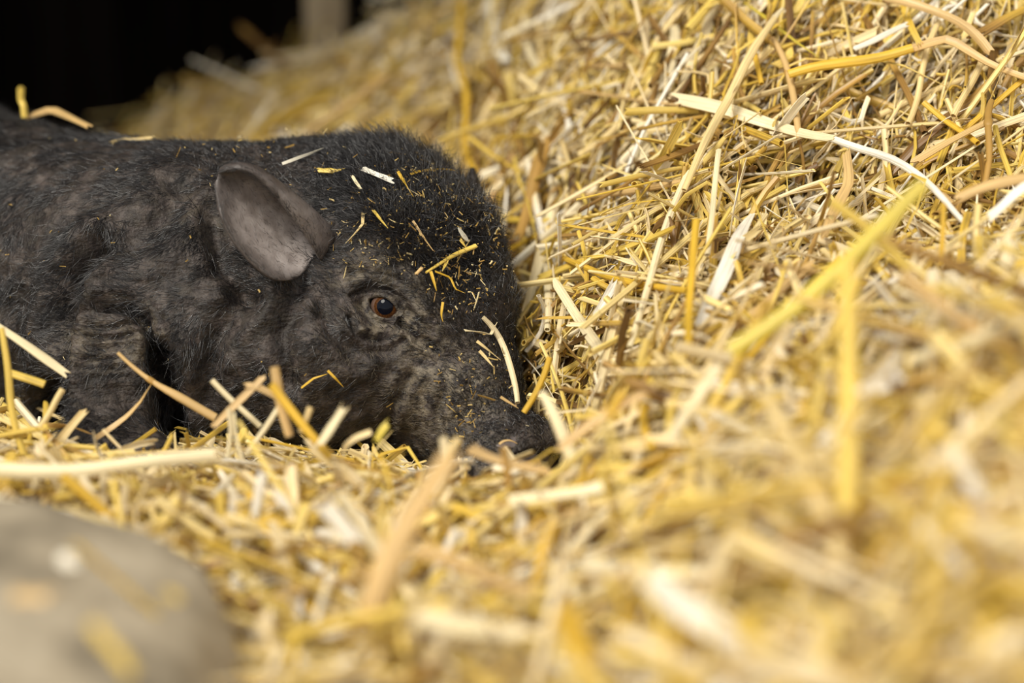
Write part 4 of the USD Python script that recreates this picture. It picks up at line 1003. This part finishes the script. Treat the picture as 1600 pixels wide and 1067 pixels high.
 (S, "yellow", 15, 1.22, [(258, 921), (280, 940)], "yellow scrap on the right end of the grey stone"),
 (S, "white", 24, 1.27, [(94, 872), (118, 880)], "pale round scrap on top of the grey stone"),
 # on the pig
 (T, "yellow", 11, "pig", [(33, 140), (36, 162), (39, 184)], "short yellow stalk sticking up from the pig's back at the left"),
 (S, "tan", [9, 12, 14], "pig", [(40, 184), (77, 170), (142, 199)], "tan bent strip lying on the pig's back beside the short yellow stalk"),
 (S, "straw", 6, "pig", [(174, 223), (206, 218), (240, 215)], "thin straw strip lying along the pig's back"),
 (S, "white", 8, "pig", [(566, 263), (590, 273), (615, 283)], "white straw piece lying on the pig's crown"),
 (S, "yellow", 9, "pig", [(497, 266), (521, 267)], "flat yellow scrap on the pig's nape above the ear"),
 (L_, "yellow", 4, "pig", [(520, 268), (540, 263)], "thin yellow splinter right of the flat yellow scrap on the nape"),
 (S, "cream", 5, "pig", [(550, 274), (564, 296)], "small cream splinter left of the white piece on the crown"),
 (L_, "golden", 5, "pig", [(622, 268), (634, 288), (646, 308)], "golden splinter standing right of the white piece on the crown"),
 (L_, "yellow", 5, "pig", [(583, 328), (594, 342), (606, 356)], "yellow splinter in the middle of the pig's crown"),
 (L_, "straw", 5, "pig", [(567, 332), (566, 350), (553, 366), (540, 380)], "bent straw splinter between the pig's ear and crown"),
 (L_, "tan", 4, "pig", [(645, 345), (660, 368), (677, 391)], "thin tan splinter low on the pig's crown"),
 (T, "yellow", [8, 8, 6, 4], "pig", [(744, 384), (718, 396), (696, 407), (666, 424)], "yellow stalk lying on the pig's forehead, rising right"),
 (L_, "yellow", 5, "pig", [(719, 374), (729, 388)], "small yellow splinter above the yellow stalk on the forehead"),
 (L_, "yellow", 5, "pig", [(699, 406), (691, 424)], "short yellow splinter hanging from the yellow stalk on the forehead"),
 (L_, "golden", 5, "pig", [(673, 424), (678, 440), (682, 455)], "golden splinter hanging below the forehead stalk's left end"),
 (L_, "golden", 4, "pig", [(680, 424), (703, 434), (711, 452), (727, 458)], "long crooked golden splinter below the forehead stalk"),
 (S, "tan", 5, "pig", [(649, 429), (660, 418)], "small tan scrap left of the forehead stalk"),
 (S, "grey", [5, 9, 5], "pig", [(717, 357), (724, 367), (731, 377)], "grey husk on the pig's crown above the forehead stalk"),
 (L_, "golden", 4, "pig", [(642, 272), (655, 267), (712, 267)], "golden thin splinter along the top of the pig's crown"),
 (L_, "golden", 4, "pig", [(471, 606), (490, 591), (512, 584)], "arched golden splinter on the pig's cheek"),
 (L_, "golden", 4, "pig", [(512, 579), (524, 591), (537, 605)], "straight golden splinter joined to the arched one on the cheek"),
 (L_, "grey", 5, "pig", [(441, 256), (475, 243), (506, 231)], "grey thin stalk on the nape above the pig's ear"),
 (T, "cream", [7, 10, 10, 8], "pig", [(755, 496), (778, 522), (795, 562), (808, 630)], "bowed cream stalk leaning on the far side of the pig's face"),
 (L_, "cream", 6, "pig", [(726, 516), (750, 519), (768, 523)], "cream splinter lying level on the pig's nose bridge"),
 (L_, "cream", 5, "pig", [(767, 522), (777, 503)], "short cream splinter rising from the level one on the nose bridge"),
 (L_, "straw", 5, "pig", [(745, 533), (763, 547), (782, 562)], "straw splinter sloping down right on the nose bridge"),
 (L_, "straw", 5, "pig", [(749, 548), (760, 560), (771, 573)], "straw splinter below and left of the sloping one on the nose bridge"),
 (L_, "tan", 5, "pig", [(782, 620), (796, 629), (810, 638)], "tan splinter near the pig's nose, sloping right"),
 (L_, "golden", 4, "pig", [(692, 472), (690, 488), (692, 503)], "small golden splinter right of the pig's eye"),
 (L_, "tan", 4, "pig", [(780, 694), (795, 688), (808, 693)], "small tan splinter across the top of the pig's nose"),
]
def pig_surface(px, py):
    for rr in (6, 12, 25):
        near = (np.hypot(SX - px, SY - py) < rr) & (pn[:, 2] > -0.2)
        if near.any():
            return 1.9 - np.percentile(pv[near, 2], 80)
    k = np.argmin(np.hypot(SX - px, SY - py)); return 1.9 - pv[k, 2]
SX, SY = spx(pv)
def crest_lift(px, py):
    return 0.006 + 0.009 * float(band(np.array([px]), np.array([py]), [(360, 232), (520, 250), (640, 320), (725, 400), (768, 520), (785, 640)], 95)[0])
singles = []
for num, (kind, col, wpx, lift, pts, label) in enumerate(STRAWS):
    if lift == "pig":
        deps = [pig_surface(*p) - crest_lift(*p) for p in pts]
        group, cat = "straw scraps on the pig", "straw"
    elif lift > 0.8:
        deps = [lift] * len(pts)
        # lie on the bed rather than under it
        deps = [min(d + (0.10 if lift < 1.45 and pts[0][0] > 820 else 0), straw_depth(*p) - 0.004) for d, p in zip(deps, pts)]
        group, cat = "single straws in front of the pig and in the foreground", "straw"
    else:
        deps = [straw_depth(*p) - lift for p in pts]
        if len(deps) > 2: deps = list(np.polyval(np.polyfit(range(len(deps)), deps, 1), range(len(deps))))
        group, cat = "single straws on the bank", "straw"
    if lift != "pig" and len(deps) > 1:                                   # a stiff stalk: straight in depth
        q_ = np.polyfit(range(len(deps)), deps, 1); top_ = max(np.polyval(q_, range(len(deps))) - np.array(deps)); deps = list(np.polyval(q_, range(len(deps))) - max(top_, 0) * 0.6)
    w3 = (0.82 if lift != "pig" and lift < 0.8 else 1.0) * np.interp(np.linspace(0, 1, len(pts)), np.linspace(0, 1, np.size(wpx)), np.atleast_1d(wpx).astype(float))
    cl = np.array([[*P(x, y, D), w * D / FPX] for (x, y), D, w in zip(pts, deps, w3)])
    cl, Ln = resample(cl, 5 if len(pts) == 2 else 12, any(k in label for k in ("fold", "kink", "bent", "crooked", "arch")))
    rs = np.random.default_rng(100 + num)
    mid = cl[len(cl) // 2, :3]
    hint = (CAM - mid) / np.linalg.norm(CAM - mid) + np.array([0, 0, 0.6]) + 0.25 * rs.normal(size=3)
    c3 = cl[:, :3] + (rs.normal(size=3) * 0.0012)[None] * np.sin(np.linspace(0, math.pi, len(cl)) * rs.uniform(1, 2.4))[:, None] * min(1, Ln * 6)
    v, f, uv = stalk(kind, c3, cl[:, 3], hint / np.linalg.norm(hint), num, 10)
    name = "straw_stalk" if kind == T else "straw_strip" if kind == S else "straw_splinter"
    if lift == "pig": name = "straw_scrap"
    o = mid
    if "jointed" in label or "kinked" in label:
        root = xform(name, o); tag(root, label, cat, group)
        put("stem", (v - o, f), LOOK[col], str(root.GetPath()), 50)
        jn = len(c3) // 3
        t_ = c3[jn + 1] - c3[jn - 1]; t_ /= np.linalg.norm(t_)
        jc = np.array([c3[jn] + t_ * s for s in np.linspace(-0.004, 0.004, 5)])
        vj, fj, _ = stalk("tube", jc, cl[jn, 3] * np.array([1.02, 1.22, 1.28, 1.22, 1.02]), hint, 3, 10)
        put("joint", (vj - o, fj), LOOK["ochre"], str(root.GetPath()), True)
    else:
        m_ = put(name, (v, f), LOOK[col], "/World", False, uv, o); tag(m_, label, cat, group)
    singles.append(label)

# ------------------------------------------------------------------ the largest of the loose straws, each by itself
ra = np.random.default_rng(77)
def where(px, py):
    if px < 720 and py < 230: return "on the far mound"
    if px < 1000 and py < 470: return "beside the pig's crown"
    if py < 290: return "high on the bank"
    if py < 520: return "at the bank's foot"
    if px > 1230: return "in the right foreground"
    if px > 850: return "in the middle foreground"
    return "before the pig's muzzle" if px > 380 else "before the pig's foreleg"
WORDS = ["first", "second", "third", "fourth", "fifth", "sixth", "seventh", "eighth", "ninth", "tenth", "eleventh", "twelfth", "thirteenth", "fourteenth", "fifteenth"]
cols = ["cream", "straw", "yellow", "golden", "tan", "white"]
made = []
for k, (w, p, dx, n, l, sc_) in enumerate(SINGLE):
    px, py, _ = project(p)
    col = cols[ra.choice(6, p=[.24, .24, .18, .14, .12, .08])]
    made.append((where(px, py), col, "stalk" if w < 10 else "strip", px, k))
bins = {}
for m_ in sorted(made, key=lambda a: a[3]): bins.setdefault(m_[:3], []).append(m_[4])
TITLE = {"cream": "cream", "straw": "straw-coloured", "yellow": "yellow", "golden": "deep golden", "tan": "tan", "white": "white"}
for (zone_, col, what), ks in bins.items():
    for i, k in enumerate(ks):
        w, p, dx, n, l, sc_ = SINGLE[k]
        kind, v, f, uv = PROTO[w]
        z = n - dx * (n @ dx); z /= np.linalg.norm(z); y = np.cross(z, dx); a = ra.uniform(-0.8, 0.8)
        y, z = y * math.cos(a) + z * math.sin(a), z * math.cos(a) - y * math.sin(a)
        vv = (v * [l, sc_, sc_]) @ np.stack([dx, y, z])
        path = numbered("/World/straw_" + what)
        m_ = usdkit.mesh(stage, path, (vv, f), LOOK[col], False, uv + 0.173 * k); m_.AddTranslateOp().Set(Gf.Vec3d(*map(float, p)))
        rank = f", {WORDS[min(i, 14)]} such from the left" if len(ks) > 1 else ""
        tag(m_.GetPrim(), f"large {TITLE[col]} {'tube' if what == 'stalk' else 'split'} straw {zone_}{rank}", "straw", "large loose straws " + zone_)

# ------------------------------------------------------------------ chaff caught in the bristles
nc = 1000
wch = zone(tX, tY, 655, 345, 150, 130, 0.5) + 0.6 * zone(tX, tY, 725, 430, 70, 80, 0.5) + 0.3 * zone(tX, tY, 745, 610, 80, 90, 0.5) + 0.05 * mane + 0.01
i, r, n = pick(wch * (tnn[:, 2] > 0) * (eyed > 0.03), nc)
up = 0.002 + 0.011 * mane[i] * rng.random(nc)
p_, n_ = to_world(r + n * up[:, None]), vec_world(n)
dd = rng.normal(size=(nc, 3)); dd -= 0.6 * n_ * (dd * n_).sum(-1, keepdims=True); dd /= np.linalg.norm(dd, axis=1, keepdims=True)
chaff = xform("chaff"); tag(chaff, "fine golden chaff caught in the bristles of the pig's crown and snout", "chaff", kind="stuff")
sl = np.exp(rng.normal(-2.2, 0.75, nc)); sw = rng.uniform(0.25, 0.6, nc)
HUSK = []
for k in range(5):
    x = np.linspace(-0.01, 0.01, 4); v, f, uv = stalk("strip", np.stack([x, ra.normal() * 3 * x * x, 0 * x], -1), np.full(4, ra.uniform(0.0012, 0.0026)), np.array([0, 0.2, 1.0]), k)
    HUSK.append(("bit", v, f, uv))
scatter("chaff_bit", HUSK, p_, dd, n_, rng.uniform(0, 6.28, nc), np.stack([sl, sw, sw], -1), rng.integers(0, 5, nc), CHAFF, str(chaff.GetPath()))
